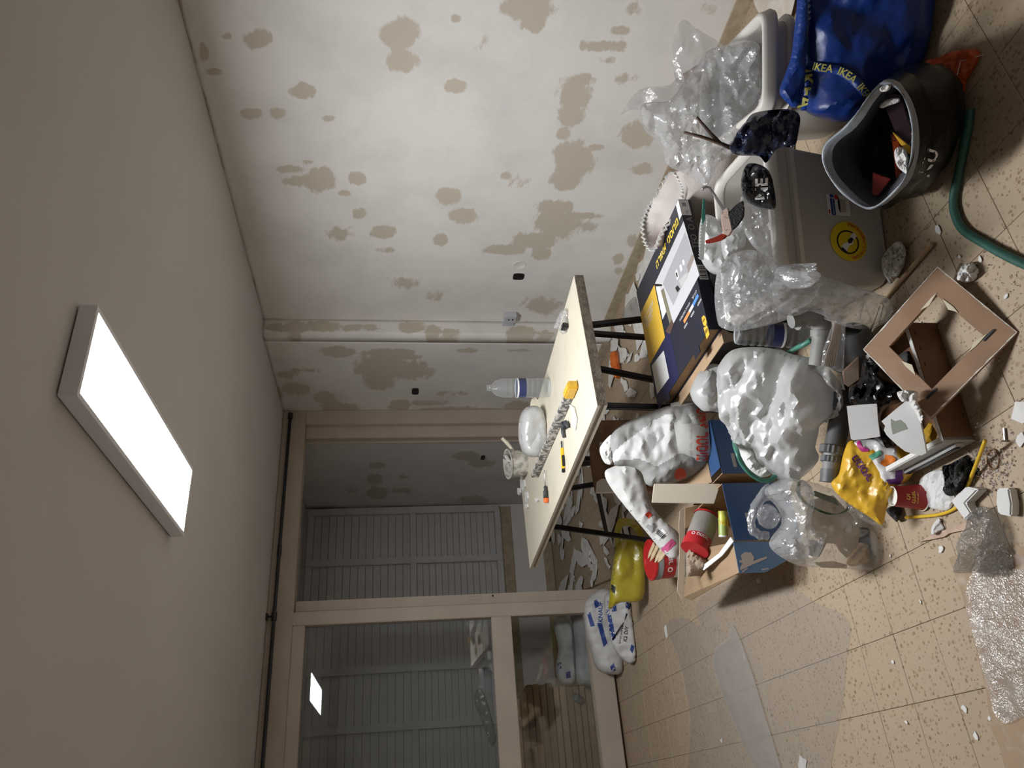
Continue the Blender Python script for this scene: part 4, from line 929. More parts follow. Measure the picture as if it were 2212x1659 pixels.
# ---- dark lamp carton, lying flat
M['carton'] = mat('dark_carton_print', (.018, .020, .034), .42); M['carton_navy'] = mat('navy_carton_print', (.018, .020, .075), .42); M['carton_yellow'] = mat('yellow_carton_print', (.80, .50, .05), .45)
cx0, cx1, cy0, cy1, cz = 1.473, 2.103, 2.207, 2.838, .424; ct = .052
box = thing('lamp_carton', 'flat dark navy lamp carton with yellow panel and room picture under the table edge', 'carton', ((cx0+cx1)/2, (cy0+cy1)/2, cz-ct))
MB().box(cx0, cx1, cy0, cy1, cz-.003, cz).build('top_panel', M['carton'], box)
MB().box(cx0, cx1, cy0, cy1, cz-ct, cz-ct+.003).build('bottom_panel', M['carton'], box)
MB().box(cx0, cx1, cy0, cy0+.003, cz-ct+.003, cz-.003).build('side_panel', M['carton'], box); MB().box(cx0, cx1, cy1-.003, cy1, cz-ct+.003, cz-.003).build('side_panel', M['carton'], box)
MB().box(cx1-.003, cx1, cy0+.003, cy1-.003, cz-ct+.003, cz-.003).build('end_panel', M['carton'], box)
MB().box(cx0+.012, cx0+.016, cy0+.02, cy1-.02, cz-ct+.003, cz-.008).build('inner_flap', M['cardbrown'], box)
MB().box(cx0-.05, cx0, cy0+.01, cy1-.01, cz-ct, cz-ct+.003).build('open_flap', M['cardbrown'], box)
for yy in (cy0+.14, cy1-.12): MB().box(cx0-.028, cx0, yy-.03, yy+.03, cz-.003, cz).build('tuck_tab', M['carton'], box, bevel=.001)
# print on the lid: s runs along +x (to the back of the picture), t along -y
def lid(a, b, off=.0006): return Vector((cx0+a*(cx1-cx0), cy1-b*(cy1-cy0), cz+off))       # a: near->far edge, b: left->right
def rect(name, a0, a1, b0, b1, m, par=box, off=.0006): return MB().add([lid(a0, b0, off), lid(a0, b1, off), lid(a1, b1, off), lid(a1, b0, off)], [(0, 1, 2, 3)]).build(name, m, par)
def inv(px, py):
    P = Zp(px, py, cz); return (P.x-cx0)/(cx1-cx0), (cy1-P.y)/(cy1-cy0)
def lidpoly(name, pts, m, par, off=.0008, raw_=False):
    return MB().add([lid(*(q if raw_ else inv(*q)), off) for q in pts], [tuple(range(len(pts)))]).build(name, m, par)
rect('navy_zone', 0.0, .36, 0, .45, M['carton_navy'], off=.0004)
rect('yellow_zone', .36, .80, 0, .36, M['carton_yellow'])
pic = lidpoly('room_picture', [(1477, 478), (1511, 594), (1452, 705), (1415, 613)], mat('picture_pale', (.62, .61, .63), .45), box)
lidpoly('picture_wall', [(1481, 500), (1500, 560), (1455, 660), (1432, 612)], mat('picture_grey', (.40, .40, .42), .45), pic, .0010)
lidpoly('picture_window', [(1416, 615), (1424, 614), (1440, 672), (1432, 690)], M['wht_print'], pic, .0011)
lidpoly('picture_frame', [(1415, 613), (1430, 614), (1431, 618), (1417, 619)], M['blk_print'], pic, .0012)
lidpoly('picture_curtain', [(1428, 628), (1434, 622), (1452, 690), (1447, 700)], mat('picture_olive', (.22, .20, .13), .5), pic, .0012)
for q in ([(1459, 587), (1463, 581), (1467, 598), (1463, 606)], [(1468, 574), (1472, 570), (1475, 582), (1471, 588)], [(1474, 563), (1478, 560), (1480, 570), (1476, 574)]): lidpoly('picture_print', q, M['wht_print'], pic, .0013)
lidpoly('picture_print', [(1460, 590), (1463, 588), (1465, 597), (1463, 600)], M['blk_print'], pic, .0014)
lidpoly('picture_chair', [(1459, 622), (1464, 616), (1470, 624), (1464, 632)], M['blk_print'], pic, .0013)
lidpoly('picture_table', [(1467, 606), (1484, 588), (1486, 600), (1472, 618)], mat('picture_table_grey', (.55, .53, .52), .5), pic, .0013)
lidpoly('picture_sofa', [(1484, 575), (1496, 548), (1501, 556), (1488, 590)], mat('picture_brown', (.30, .25, .22), .5), pic, .0013)
lidpoly('picture_armchair', [(1438, 716), (1452, 690), (1456, 700), (1448, 722)], mat('picture_dark_brown', (.10, .06, .05), .5), pic, .0013)
lidpoly('white_square', [(1408, 790), (1434, 757), (1446, 816), (1420, 852)], M['wht_print'], box)
lidpoly('warm_bar', [(1476, 693), (1488, 671), (1491, 677), (1479, 699)], mat('warm_bar_print', (.85, .30, .10), .5), box); lidpoly('pale_bar', [(1488, 671), (1496, 656), (1499, 662), (1491, 677)], mat('pale_bar_print', (.75, .68, .66), .5), box); lidpoly('cool_bar', [(1496, 656), (1507, 634), (1510, 640), (1499, 662)], mat('cool_bar_print', (.10, .28, .75), .5), box)
lidpoly('watt_badge', [(1516, 686), (1520, 681), (1524, 684), (1527, 695), (1526, 704), (1521, 704), (1518, 698)], M['carton_yellow'], box); lidpoly('led_badge', [(1520, 708), (1528, 703), (1533, 722), (1527, 733)], M['carton_yellow'], box)
ce1 = Vector((0, -1, 0)); ce2 = Vector((1, 0, 0))
def lidtext(txt, px, size, m, width=None, bold=.01, dz=.0018):
    P = Zp(*px, cz); return lettering('print', txt, size, P, ce1, ce2, m, box, bold=bold, lift=dz, width=width)
M['gold_print'] = mat('gold_print', (.85, .62, .08), .5)
lidtext(heb('מחסני תאורה'), (1441, 527), .07, M['gold_print'], .30, .03)
lidtext(heb('המומחים שלך'), (1432, 543), .02, M['wht_print'], .07)
lidtext(heb('סמסטריפ מרובע') + '\n60W 60X60\nCCT '+heb('לבן'), (1402, 686), .042, M['wht_print'], .17, .012)
lidtext('60W', (1521, 692), .02, M['blk_print'], .022); lidtext('LED', (1526, 716), .02, M['blk_print'], .03)
lidtext('3000K        4000K        6000K', (1497, 678), .012, M['wht_print'], .20, 0)
lidtext(heb('תאורה מתכווננת') + '     ' + heb('לבן קר'), (1487, 662), .012, M['wht_print'], .20, 0)
# marks on its long side, and taped note
def sidepoly(name, x0, x1, z0, z1, m): return MB().box(x0, x1, cy0-.0008, cy0-.0002, z0, z1).build(name, m, box)
bc = sidepoly('barcode', 1.70, 1.77, cz-.046, cz-.010, M['wht_print'])
for k in range(7): MB().box(1.706+k*.009, 1.709+k*.009+.002*(k % 2), cy0-.0012, cy0-.0009, cz-.043, cz-.016).build('barcode_line', M['blk_print'], bc)
lettering('print', 'TEO  O A', .02, (1.93, cy0, cz-.026), (1, 0, 0), (0, 0, 1), M['grey_print'], box, lift=.001, width=.16)
nt_ = MB().add([Vector((2.02, cy0-.001, cz-.04)), Vector((2.10, cy0-.001, cz-.04)), Vector((2.10, cy0-.001, cz+.001)), Vector((2.02, cy0-.001, cz+.001)), Vector((2.02, cy0+.03, cz+.001)), Vector((2.10, cy0+.03, cz+.001))], [(0, 1, 2, 3), (3, 2, 5, 4)]).build('taped_note', M['wht_print'], box)
lettering('note_writing', '28', .022, (2.075, cy0-.0012, cz-.018), (1, 0, 0), (0, 0, 1), M['navy_print'], nt_); lettering('note_writing', heb('נוי'), .018, (2.035, cy0-.0012, cz-.024), (1, 0, 0), (0, 0, 1), M['navy_print'], nt_)
# what carries the carton: dark bag heaps and a white bag
bag('grey_bag', 'dark grey bag squeezed under the open end of the lamp carton', [(1500, 800), (1520, 775), (1560, 745), (1600, 735), (1650, 745), (1660, 780), (1600, 800), (1550, 830), (1520, 850)], (1.62, 2.45, .18), .16, mat('dark_grey_cloth', (.06, .06, .062), .7), step=8, amp=.02, fs=9, seed=51, floor=.0)
bag('white_bag', 'white glossy bag between the lamp carton and the big white carrier bag', [(1492, 850), (1503, 815), (1520, 795), (1545, 785), (1565, 800), (1575, 850), (1570, 890), (1540, 888), (1515, 885)], (1.42, 2.46, .3), .08, 'bag_white', step=5, amp=.03, fs=11, seed=52)
bag('black_bag', 'black plastic bag under the right half of the lamp carton', [(1530, 560), (1560, 545), (1640, 560), (1720, 640), (1740, 700), (1660, 700), (1600, 720), (1570, 715), (1552, 690)], (1.62, 2.25, .2), .14, 'black_film', step=8, amp=.02, fs=9, seed=53, floor=.0)
# ---- blue boxes
M['blue'] = mat('blue_box_print', (.035, .085, .20), .32, c2=(.03, .075, .18), nscale=3); M['blue_light'] = mat('light_blue_box_print', (.10, .19, .34), .35); M['pinkish'] = mat('pale_box_print', (.50, .44, .42), .45)
by, bz = 2.69, .275; pA0 = Zp(1535, 907, bz); pA1 = Zp(1556, 1030, bz); pB0 = Zp(1559, 1042, bz); pB1 = Zp(1584, 1170, bz)
def carton_box(lab, xa, xb, y0, depth, h):
    o = thing('blue_box', lab, 'cardboard box', ((xa+xb)/2, y0+depth/2, 0), 'blue cardboard boxes')
    def wall(x0, x1, ya, yb, nm, out):
        ins = .003
        MB().box(x0, x1, ya, yb, 0, h).build(nm, M['blue'], o)
    fr_ = MB().box(xa, xb, y0, y0+.003, 0.001, h).build('front_panel', M['blue'], o)
    MB().box(xa+.003, xb-.003, y0+.003, y0+.005, .004, h-.001).build('front_lining', M['cardbrown'], o)
    MB().box(xa, xb, y0+depth-.003, y0+depth, .001, h).build('back_panel', M['cardbrown'], o)
    MB().box(xa, xa+.003, y0+.003, y0+depth-.003, .001, h).build('left_panel', M['cardbrown'], o)
    MB().box(xb-.003, xb, y0+.003, y0+depth-.003, .001, h).build('right_panel', M['cardbrown'], o)
    MB().box(xa, xb, y0, y0+depth, 0, .003).build('bottom_panel', M['cardbrown'], o)
    return o, fr_
yA = min(pA0.y, pA1.y); yB = min(pB0.y, pB1.y)
bxA, frA = carton_box('blue cardboard box beneath the grey cement sack', pA1.x+.004, pA0.x, yA, .36, bz)
bxB, frB = carton_box('open blue cardboard box holding paint tin and planks', pB1.x, pB0.x-.004, yB, .50, bz)
MB().box(pA1.x+.03, pA0.x, yA-.001, yA+.10, bz+.001, bz+.004).build('top_flap', M['blue'], bxA)
MB().hexa([Vector(v) for v in ((pA1.x+.01, yA+.11, bz), (pA0.x-.02, yA+.11, bz), (pA0.x-.02, yA+.24, bz+.09), (pA1.x+.01, yA+.24, bz+.09), (pA1.x+.01, yA+.107, bz+.003), (pA0.x-.02, yA+.107, bz+.003), (pA0.x-.02, yA+.237, bz+.093), (pA1.x+.01, yA+.237, bz+.093))]).build('rear_flap', M['cardbrown'], bxA)
for f_, xx, par in ((frA, .5, bxA), (frB, .72, bxB)):
    pass
for par, xm, zz_ in ((frA, pA1.x+.06, bz-.06), (frB, pB1.x+.07, bz-.062)):
    MB().box(xm-.030, xm+.030, yA-.0016, yA-.0006, zz_-.007, zz_+.007).build('print_strip', M['grey_print'], par)
    lettering('print', 'P 0C', .02, (xm, yA-.001, zz_-.045), (1, 0, 0), (0, 0, 1), M['pinkish'], par, lift=.001)
    lettering('print', 'lorem', .006, (xm, yA, zz_+.03), (1, 0, 0), (0, 0, 1), M['grey_print'], par, lift=.001) if False else None
f = lambda x, y: Yp(x, y, yB-.001)
lf = slab('side_flap', [(1584, 1170), (1597, 1238), (1654, 1236), (1698, 1212), (1706, 1170)], f, .003, M['blue_light'], bxB)
pf = lambda x, y: Yp(x, y, yB-.0018)
def flat(name, px, m, par, fn): return MB().add([fn(*q) for q in px], [tuple(range(len(px)))]).build(name, m, par)
flat('spoon_print', [(1600, 1200), (1608, 1193), (1622, 1193), (1629, 1204), (1627, 1212), (1640, 1207), (1656, 1202), (1657, 1206), (1632, 1217), (1612, 1226), (1600, 1232), (1598, 1228), (1604, 1216), (1598, 1215), (1597, 1210), (1603, 1210)], M['pinkish'], lf, pf)
flat('stroke_print', [(1602, 1234), (1614, 1226), (1616, 1228), (1604, 1237)], M['pinkish'], lf, pf); flat('stroke_print', [(1645, 1229), (1660, 1227), (1661, 1229), (1646, 1232)], M['pinkish'], lf, pf)
# opened left flap, lying out from the box (brown inside up)
fo = [Zp(1584, 1171, bz), Zp(1596, 1237, bz-.02), Zp(1492, 1297, bz-.10), Zp(1476, 1290, bz-.08), Zp(1492, 1190, bz), ]
MB().prism(fo, (0, 0, -1), .004).build('open_flap', M['cardbrown'], bxB)
o = slab('standing_flap', [(1469, 1104), (1478, 1096), (1480, 1125), (1479, 1240), (1473, 1294), (1463, 1276), (1468, 1200), (1467, 1130)], face(Zp(1478, 1180, bz+.02)), .004, mat('pale_cardboard', (.62, .50, .38), .7), bxB)
slab('rear_flap', [(1480, 1098), (1513, 1090), (1510, 1120), (1480, 1142)], face(Zp(1500, 1110, bz+.02)+Vector((.02, .03, 0))), .004, M['cardbrown'], bxB)
# ---- plank, paint tin, green tin, tray in the open box
M['plank'] = mat('painted_plank', (.70, .62, .50), .6, c2=(.60, .44, .27), nscale=5, sharp=(.55, .7), bump=.05)
tag(slab('plank', [(1413, 1045), (1557, 1045), (1543, 1088), (1408, 1086)], face(Zp(1550, 1065, bz), 15), .02, M['plank'], bevel=.002), 'short painted plank with an orange stain leaning on the open blue box', 'plank')
M['tin_grey'] = mat('grey_tin_print', (.33, .30, .28), .4, c2=(.27, .25, .23), nscale=20); M['tin_red'] = mat('red_tin_print', (.50, .025, .03), .35); M['tin_white'] = mat('white_tub_plastic', (.74, .74, .73), .4)
def label_on(base, ax, R, right, txt, h, size, m, par, width, flip=1):
    """print wrapped on a cylinder, centred on the side that faces the viewer"""
    ax = Vector(ax).normalized(); tv = (CAMP-Vector(base)); tv = (tv-ax*tv.dot(ax)).normalized(); sd = ax.cross(tv)
    return lettering('print', txt, size, None, None, None, m, par, bold=.02, width=width, fn=lambda x, y: Vector(base)+ax*(h+y*flip)+(tv*math.cos(x/R)+sd*math.sin(x/R*flip))*(R+.0012))
Pa, Pb = Zp(1503, 1188, bz+.03), Zp(1541, 1124, bz-.02)
Pa = Vector((.93, 2.98, .26)); 
fa = face((1.0, 2.95, .3)); Pa, Pb = fa(1500, 1188), fa(1540, 1122)+Vector((.03, .05, 0)); ax = (Pb-Pa).normalized(); Lc = (Pb-Pa).length; Rt = .055
tn = thing('paint_tin', 'grey and red paint tin tipped over inside the open blue box', 'paint tin', Pa)
MB().lathe([(.0001, 0), (Rt+.004, 0), (Rt+.004, .035), (Rt, .036)], Pa, ax, 28, cap0=False, cap1=False).build('lid', M['tin_red'], tn, smooth=40)
MB().lathe([(Rt, .036), (Rt, .06)], Pa, ax, 28, cap0=False, cap1=False).build('red_band', M['tin_red'], tn, smooth=40)
MB().lathe([(Rt, .06), (Rt, Lc*.95)], Pa, ax, 28, cap0=False, cap1=False).build('tin_body', M['tin_grey'], tn, smooth=40)
MB().lathe([(Rt+.003, Lc*.95), (Rt+.003, Lc), (.0001, Lc)], Pa, ax, 28, cap0=False, cap1=False).build('bottom_rim', M['tin_red'], tn, smooth=40)
label_on(Pa, ax, Rt, None, heb('טמבור') + ' O', .048, .024, M['wht_print'], tn, .075, -1)
g0, g1 = face((1.0, 2.9, .3))(1562, 1104), face((1.0, 2.9, .3))(1563, 1160); ax = (g1-g0).normalized(); Lg = (g1-g0).length
gt = thing('green_tin', 'slim green and yellow tin lying along the edge of the open blue box', 'tin', g0)
M['green_tin'] = mat('green_tin_print', (.38, .48, .12), .4, c2=(.62, .62, .08), nscale=26, sharp=(.5, .54))
MB().lathe([(.0001, 0), (.020, 0), (.020, Lg*.93)], g0, ax, 20, cap0=False, cap1=False).build('tin_body', M['green_tin'], gt, smooth=40)
MB().lathe([(.0205, Lg*.93), (.0205, Lg), (.0001, Lg)], g0, ax, 20, cap0=False, cap1=False).build('rim', M['tin_white'], gt, smooth=40)
label_on(g0, ax, .02, None, 'XTRA', Lg*.45, .02, M['yellow'], gt, .045, 1)
tag(slab('white_tray', [(1512, 1226), (1553, 1195), (1578, 1160), (1584, 1170), (1560, 1200), (1520, 1232)], lambda x, y: Zp(x, y, bz+.01), .004, M['wht_print']), 'white card strip lying under the tipped paint tin', 'card')
bag('brown_paper', 'crumpled brownish paper on the open flap beside the paint tin', [(1485, 1175), (1500, 1190), (1530, 1215), (1510, 1235), (1485, 1245), (1482, 1210)], (.86, 3.0, .24), .03, mat('brown_paper_m', (.34, .26, .19), .8), 'paper', step=4, amp=.03, fs=20, seed=60, kind='facet', lean=30)
# ---- round paint tub with red lid on the floor
c = Zp(1487, 1216, 0)+FWD*.10; c.z = 0; ub = thing('paint_tub', 'white paint tub with red lid standing on the floor', 'paint tub', c); Rb, Hb = .105, .185
MB().lathe([(.0001, 0), (Rb*.9, 0), (Rb*.92, .004), (Rb*.99, Hb*.78)], c, (0, 0, 1), 36, cap0=False, cap1=False).build('tub_body', M['tin_white'], ub, smooth=40)
lbm = MB().lathe([(Rb*.965, Hb*.36), (Rb*.995, Hb*.74)], c, (0, 0, 1), 36, cap0=False, cap1=False).build('label_wrap', M['tin_red'], ub, smooth=40)
MB().lathe([(Rb*1.0, Hb*.74), (Rb*1.03, Hb*.76), (Rb*1.03, Hb*.92)], c, (0, 0, 1), 36, cap0=False, cap1=False).build('grey_band', mat('grey_band_m', (.30, .31, .32), .4), ub, smooth=40)
M['lid_red'] = mat('red_lid', (.55, .02, .02), .3)
MB().lathe([(Rb*1.04, Hb*.92), (Rb*1.06, Hb*.93), (Rb*1.06, Hb*.99), (Rb*1.03, Hb), (Rb*.93, Hb), (Rb*.91, Hb*.97), (.0001, Hb*.97)], c, (0, 0, 1), 36, cap0=False, cap1=False).build('lid', M['lid_red'], ub, smooth=40)
label_on(c+Vector((0, 0, 0)), (0, 0, 1), Rb*.985, None, 'O '+heb('טמבור'), Hb*.55, .04, M['wht_print'], ub, .145, 1)
# wood shims on the lid
M['shim'] = mat('split_wood', (.78, .62, .40), .6, c2=(.70, .53, .32), nscale=20)
for i, (x0, y0, x1, y1) in enumerate(((1399, 1206, 1412, 1176), (1404, 1212, 1420, 1180), (1414, 1215, 1428, 1188), (1421, 1214, 1437, 1190))):
    a = Zp(x0, y0, Hb+.012+.004*i); b = Zp(x1, y1, Hb+.012+.004*i); s = (b-a).cross(Vector((0, 0, 1))).normalized()
    tag(MB().prism([a-s*.002, a.lerp(b, .3)-s*.014, b-s*.014, b+s*.012, a.lerp(b, .4)+s*.014, a+s*.003], (0, 0, -1), .007).build('wood_shim', M['shim']), 'pale split wood shim on the red lid, number %s from the rim side' % ('one', 'two', 'three', 'four')[i] if False else ('pale split wood shim on the red tub lid, ' + ('nearest the lid centre', 'second from the lid centre', 'second from the paper sack', 'half under the white paper sack')[i]), 'wood shim', 'wood shims on the tub lid')
# ---- cement sacks
M['cement'] = mat('grey_paper_sack', (.52, .51, .49), .7, c2=(.48, .47, .45), nscale=6, bump=.15, bscale=30); M['cement_white'] = mat('white_paper_sack', (.64, .63, .61), .7, c2=(.6, .59, .57), nscale=6, bump=.15, bscale=30)
cs = thing('cement_sack', 'grey and white cement sack with red lettering lying on the blue boxes', 'cement sack', Zp(1530, 940, bz))
fc = face(Zp(1532, 950, bz)+Vector((.03, .06, 0)), 18)
csb = puff('sack_body', [(1451, 874), (1493, 870), (1521, 885), (1530, 940), (1532, 993), (1521, 1015), (1480, 1036), (1404, 1051), (1385, 1020), (1360, 1008), (1324, 1004), (1315, 965), (1322, 937), (1351, 913), (1399, 893)], fc, .10, two_tone('cement_sack_print', (.30, .295, .285), (.60, .595, .585)), cs, step=4, amp=.03, fs=7, seed=61, fine=.4, masks=[[(1324, 979), (1351, 954), (1385, 929), (1415, 906), (1437, 896), (1451, 896), (1454, 915), (1462, 943), (1470, 976), (1454, 982), (1415, 1004), (1382, 990), (1343, 993), (1324, 999)]])
nf = (CAMP-fc(1430, 950)).normalized()
def fcs(x, y, o=.115): return fc(x, y)+nf*o
bp_ = patch('block_bottom', [[fcs(1448, 872, .03), fcs(1452, 900, .085), fcs(1462, 960, .105), fcs(1470, 992, .075)], [fcs(1490, 868, .03), fcs(1492, 905, .10), fcs(1500, 955, .12), fcs(1508, 996, .08)], [fcs(1520, 884, .02), fcs(1527, 915, .075), fcs(1531, 960, .09), fcs(1532, 994, .05)]], M['cement'], cs, amp=.004)
csn = snapper(csb, bp_)
re1 = (fc(1500, 990)-fc(1500, 890)).normalized(); re2 = (fc(1530, 940)-fc(1480, 940)).normalized()
lettering('print', heb('מיסטר פיקס'), .05, fcs(1509, 938, .142), re1, re2, M['red_print'], cs, bold=.03, width=.215, stretch=1.7, snap=csn)
lettering('print', heb('מלט ומוצרי בניה לפי הזמנה'), .02, fcs(1489, 945, .142), re1, re2, M['grey_print'], cs, width=.15, snap=csn)
lettering('print', heb('הוראות שימוש\nמערבבים את תכולת השק במים נקיים\nעד לקבלת תערובת אחידה\nורצוף לפי ההוראות\nאין לערבב שאריות'), .014, fcs(1405, 955, .15), (fc(1395, 1000)-fc(1420, 920)), (fc(1440, 950)-fc(1380, 930)), M['grey_print'], cs, width=.13, snap=csn)
decal('red_dot', [(1470+13*math.cos(t), 1026+15*math.sin(t)) for t in np.linspace(0, 2*math.pi, 20, endpoint=False)], csn, M['red_print'], cs, 3)
puff('torn_top', [(1295, 972), (1300, 960), (1312, 945), (1322, 940), (1330, 965), (1326, 1000), (1310, 1002), (1300, 990)], fc, .03, M['paper'], cs, step=4, amp=.03, fs=22, seed=62, kind='facet')
ws = thing('folded_sack', 'empty white paper sack folded long and hanging beside the cement sack', 'paper sack', Zp(1465, 1175, bz)); ff_ = face(Zp(1480, 1100, bz)+Vector((0, .02, 0)), 12)
wsb = puff('sack_body', [(1306, 1022), (1327, 1007), (1379, 989), (1390, 1026), (1407, 1090), (1437, 1126), (1467, 1154), (1470, 1190), (1456, 1208), (1434, 1194), (1382, 1132), (1324, 1060)], ff_, .035, M['cement_white'], ws, step=5, amp=.02, fs=12, seed=63, kind='facet', fine=.3)
nf2 = (CAMP-ff_(1420, 1130)).normalized(); wsn = snapper(wsb)
def ffp(x, y, o=.048): return ff_(x, y)+nf2*o
d1 = (ff_(1382, 1100)-ff_(1455, 1180)).normalized(); d2 = (ff_(1400, 1150)-ff_(1440, 1120)).normalized(); 
def strip(name, x, y, w, h, m, o=.050):
    c = ff_(x, y); a = (ff_(1380, 1100)-ff_(1440, 1160)).normalized()*h; b = (ff_(1430, 1110)-ff_(1400, 1140)).normalized()*w; n_ = 5
    V = [wsn(c+a*(i/2.5-1)+b*(j/2.5-1), .002 if o < .051 else .0035) for i in range(6) for j in range(6)]
    return MB().add(V, [(i*6+j, i*6+j+1, i*6+j+7, i*6+j+6) for i in range(5) for j in range(5)]).build(name, m, ws, fix=False)
strip('red_logo', 1401, 1112, .012, .012, M['red_print']); q = strip('barcode', 1427, 1155, .026, .012, M['wht_print'])
for k in range(6): strip('barcode_line', 1427-6+k*2.6, 1155-6+k*2.2+.0, .011, .0016, M['blk_print'], .052)
strip('pink_band', 1444, 1180, .034, .014, mat('pink_print', (.62, .10, .25), .5)); strip('icon', 1412, 1136, .010, .010, M['grey_print']); strip('icon', 1420, 1146, .006, .006, M['grey_print']); strip('text_block', 1404, 1142, .008, .02, M['grey_print'])
# ---- yellow bag
M['yellow_film'] = film('yellow_film', (.62, .52, .02), .92, .35, .3)
yb = thing('yellow_bag', 'yellow plastic carrier bag with an open handle behind the paint tub', 'bag', (1.25, 4.55, 0)); fy = face((1.28, 4.55, 0), 10)
ybb = puff('bag_body', [(1336, 1175), (1360, 1165), (1388, 1180), (1392, 1220), (1388, 1293), (1340, 1301), (1316, 1316), (1317, 1285), (1326, 1210)], fy, .07, M['yellow_film'], yb, step=5, amp=.05, fs=4, fine=.3, seed=71, kind='facet', floor=.004)
hl = [fy(1330, 1195), fy(1328, 1150), fy(1333, 1127), fy(1345, 1119), fy(1370, 1124), fy(1390, 1152), fy(1392, 1185)]
patch('handle', [[p+Vector((.0, 0, .0)) for p in hl], [p.lerp(fy(1358, 1160), .42) for p in hl]], M['yellow_film'], yb, amp=.012, fs=14, seed=72)
decal('black_mark', [(1321, 1262), (1330, 1268), (1328, 1283), (1319, 1275)], snapper(ybb), M['blk_print'], yb, 3)
# ---- plaster sacks by the partition
M['knauf'] = mat('white_plaster_sack', (.60, .59, .58), .6, c2=(.55, .54, .53), nscale=7, bump=.2, bscale=20); M['kblue'] = mat('blue_sack_print', (.02, .055, .24), .55)
def sk_print(par, fn, nrm, body, items, texts):
    sn_ = snapper(body)
    for px in items: decal('blue_print', px, sn_, M['kblue'], par)
    for txt, px, size, w, e1, e2, m in texts: lettering('print', txt, size, fn(*px), e1, e2, m, par, bold=.02, width=w, snap=sn_)
k1 = thing('plaster_sack', 'white plaster sack with blue print standing against the partition sill', 'plaster sack', (1.08, 5.42, 0), 'white and blue plaster sacks'); f1 = face((1.10, 5.42, 0), 15)
kb1 = puff('sack_body', [(1262, 1310), (1272, 1288), (1300, 1272), (1325, 1280), (1350, 1340), (1352, 1420), (1345, 1452), (1318, 1456), (1290, 1445), (1275, 1405), (1264, 1360)], f1, .10, M['knauf'], k1, step=5, amp=.02, fs=9, kind='ridge', seed=81, floor=.002)
n1 = (CAMP-f1(1300, 1350)).normalized()
u1 = (f1(1300, 1300)-f1(1300, 1380)).normalized(); u2 = (f1(1280, 1340)-f1(1330, 1340)).normalized()
sk_print(k1, f1, n1, kb1, [[(1268, 1325), (1275, 1322), (1285, 1352), (1276, 1354)], [(1282, 1298), (1290, 1294), (1294, 1310), (1286, 1314)], [(1290, 1346), (1300, 1346), (1312, 1390), (1304, 1398)], [(1318, 1440), (1326, 1432), (1330, 1448), (1322, 1452)]], [('KNAUF', (1297, 1322), .05, .14, u1*.2+u1, u2, M['kblue'])])
k2 = thing('plaster_sack', 'white plaster sack with small black lettering lying in front of the other', 'plaster sack', (.98, 5.10, 0), 'white and blue plaster sacks'); f2 = face((.98, 5.12, 0), 20)
kb2 = puff('sack_body', [(1305, 1290), (1325, 1278), (1345, 1290), (1366, 1298), (1374, 1345), (1379, 1395), (1372, 1428), (1350, 1430), (1325, 1400), (1312, 1350)], f2, .09, M['knauf'], k2, step=5, amp=.022, fs=9, kind='ridge', seed=82, floor=.002)
n2 = (CAMP-f2(1340, 1350)).normalized()
sk_print(k2, f2, n2, kb2, [[(1350, 1296), (1366, 1300), (1367, 1316), (1352, 1314)], [(1312, 1330), (1320, 1328), (1330, 1378), (1320, 1388)], [(1320, 1300), (1330, 1300), (1332, 1320), (1322, 1322)], [(1364, 1392), (1371, 1394), (1366, 1412), (1361, 1404)]], [('K2 DIY', (1352, 1369), .035, .10, (f2(1356, 1350)-f2(1350, 1390)), (f2(1330, 1366)-f2(1370, 1376)), M['blk_print']), (heb('דבק סנטטי לאריחים'), (1342, 1370), .02, .12, (f2(1346, 1350)-f2(1340, 1390)), (f2(1330, 1366)-f2(1370, 1376)), M['blk_print']), ('KNAUF', (1314, 1314), .03, .10, (f2(1318, 1296)-f2(1314, 1336)), (f2(1308, 1314)-f2(1330, 1316)), M['kblue'])])
# ---- beyond the glass: more sacks, and packs of flooring boards
k3 = thing('plaster_sack', 'white plaster sack on top of another behind the lower glass pane', 'plaster sack', (1.15, 6.15, .12), 'white and blue plaster sacks'); f3 = face((1.12, 6.1, .1), 10)
kb3 = puff('sack_body', [(1196, 1345), (1215, 1335), (1236, 1350), (1240, 1400), (1244, 1470), (1215, 1478), (1200, 1450), (1206, 1400)], f3, .10, M['knauf'], k3, step=5, amp=.02, fs=8, kind='ridge', seed=83)
n3 = (CAMP-f3(1220, 1400)).normalized(); sk_print(k3, f3, n3, kb3, [[(1236, 1345), (1243, 1350), (1252, 1400), (1244, 1410)], [(1204, 1432), (1212, 1430), (1213, 1444), (1205, 1446)], [(1222, 1452), (1232, 1450), (1234, 1464), (1224, 1466)]], [('KNAUF', (1245, 1440), .04, .13, (f3(1240, 1420)-f3(1240, 1470)), (f3(1220, 1440)-f3(1250, 1440)), M['kblue'])])
k4 = thing('plaster_sack', 'lower white plaster sack behind the lower glass pane', 'plaster sack', (1.1, 6.1, 0), 'white and blue plaster sacks'); f4 = face((1.1, 6.0, .0), 10)
puff('sack_body', [(1238, 1345), (1260, 1335), (1290, 1345), (1300, 1420), (1298, 1478), (1262, 1482), (1246, 1470), (1243, 1400)], f4, .11, M['knauf'], k4, step=5, amp=.02, fs=8, kind='ridge', seed=84, floor=.003)
M['flatpack'] = mat('flatpack_cardboard', (.52, .36, .22), .7, c2=(.45, .3, .18), nscale=9)
zz0 = .004
nt = M['flatpack'].node_tree; pb_ = nt.nodes['Principled BSDF']; lk_ = pb_.inputs['Base Color'].links[0].from_socket; oi_ = N(nt, 'ShaderNodeObjectInfo'); mr_ = N(nt, 'ShaderNodeMapRange'); mr_.inputs[3].default_value = .62; mr_.inputs[4].default_value = 1.1
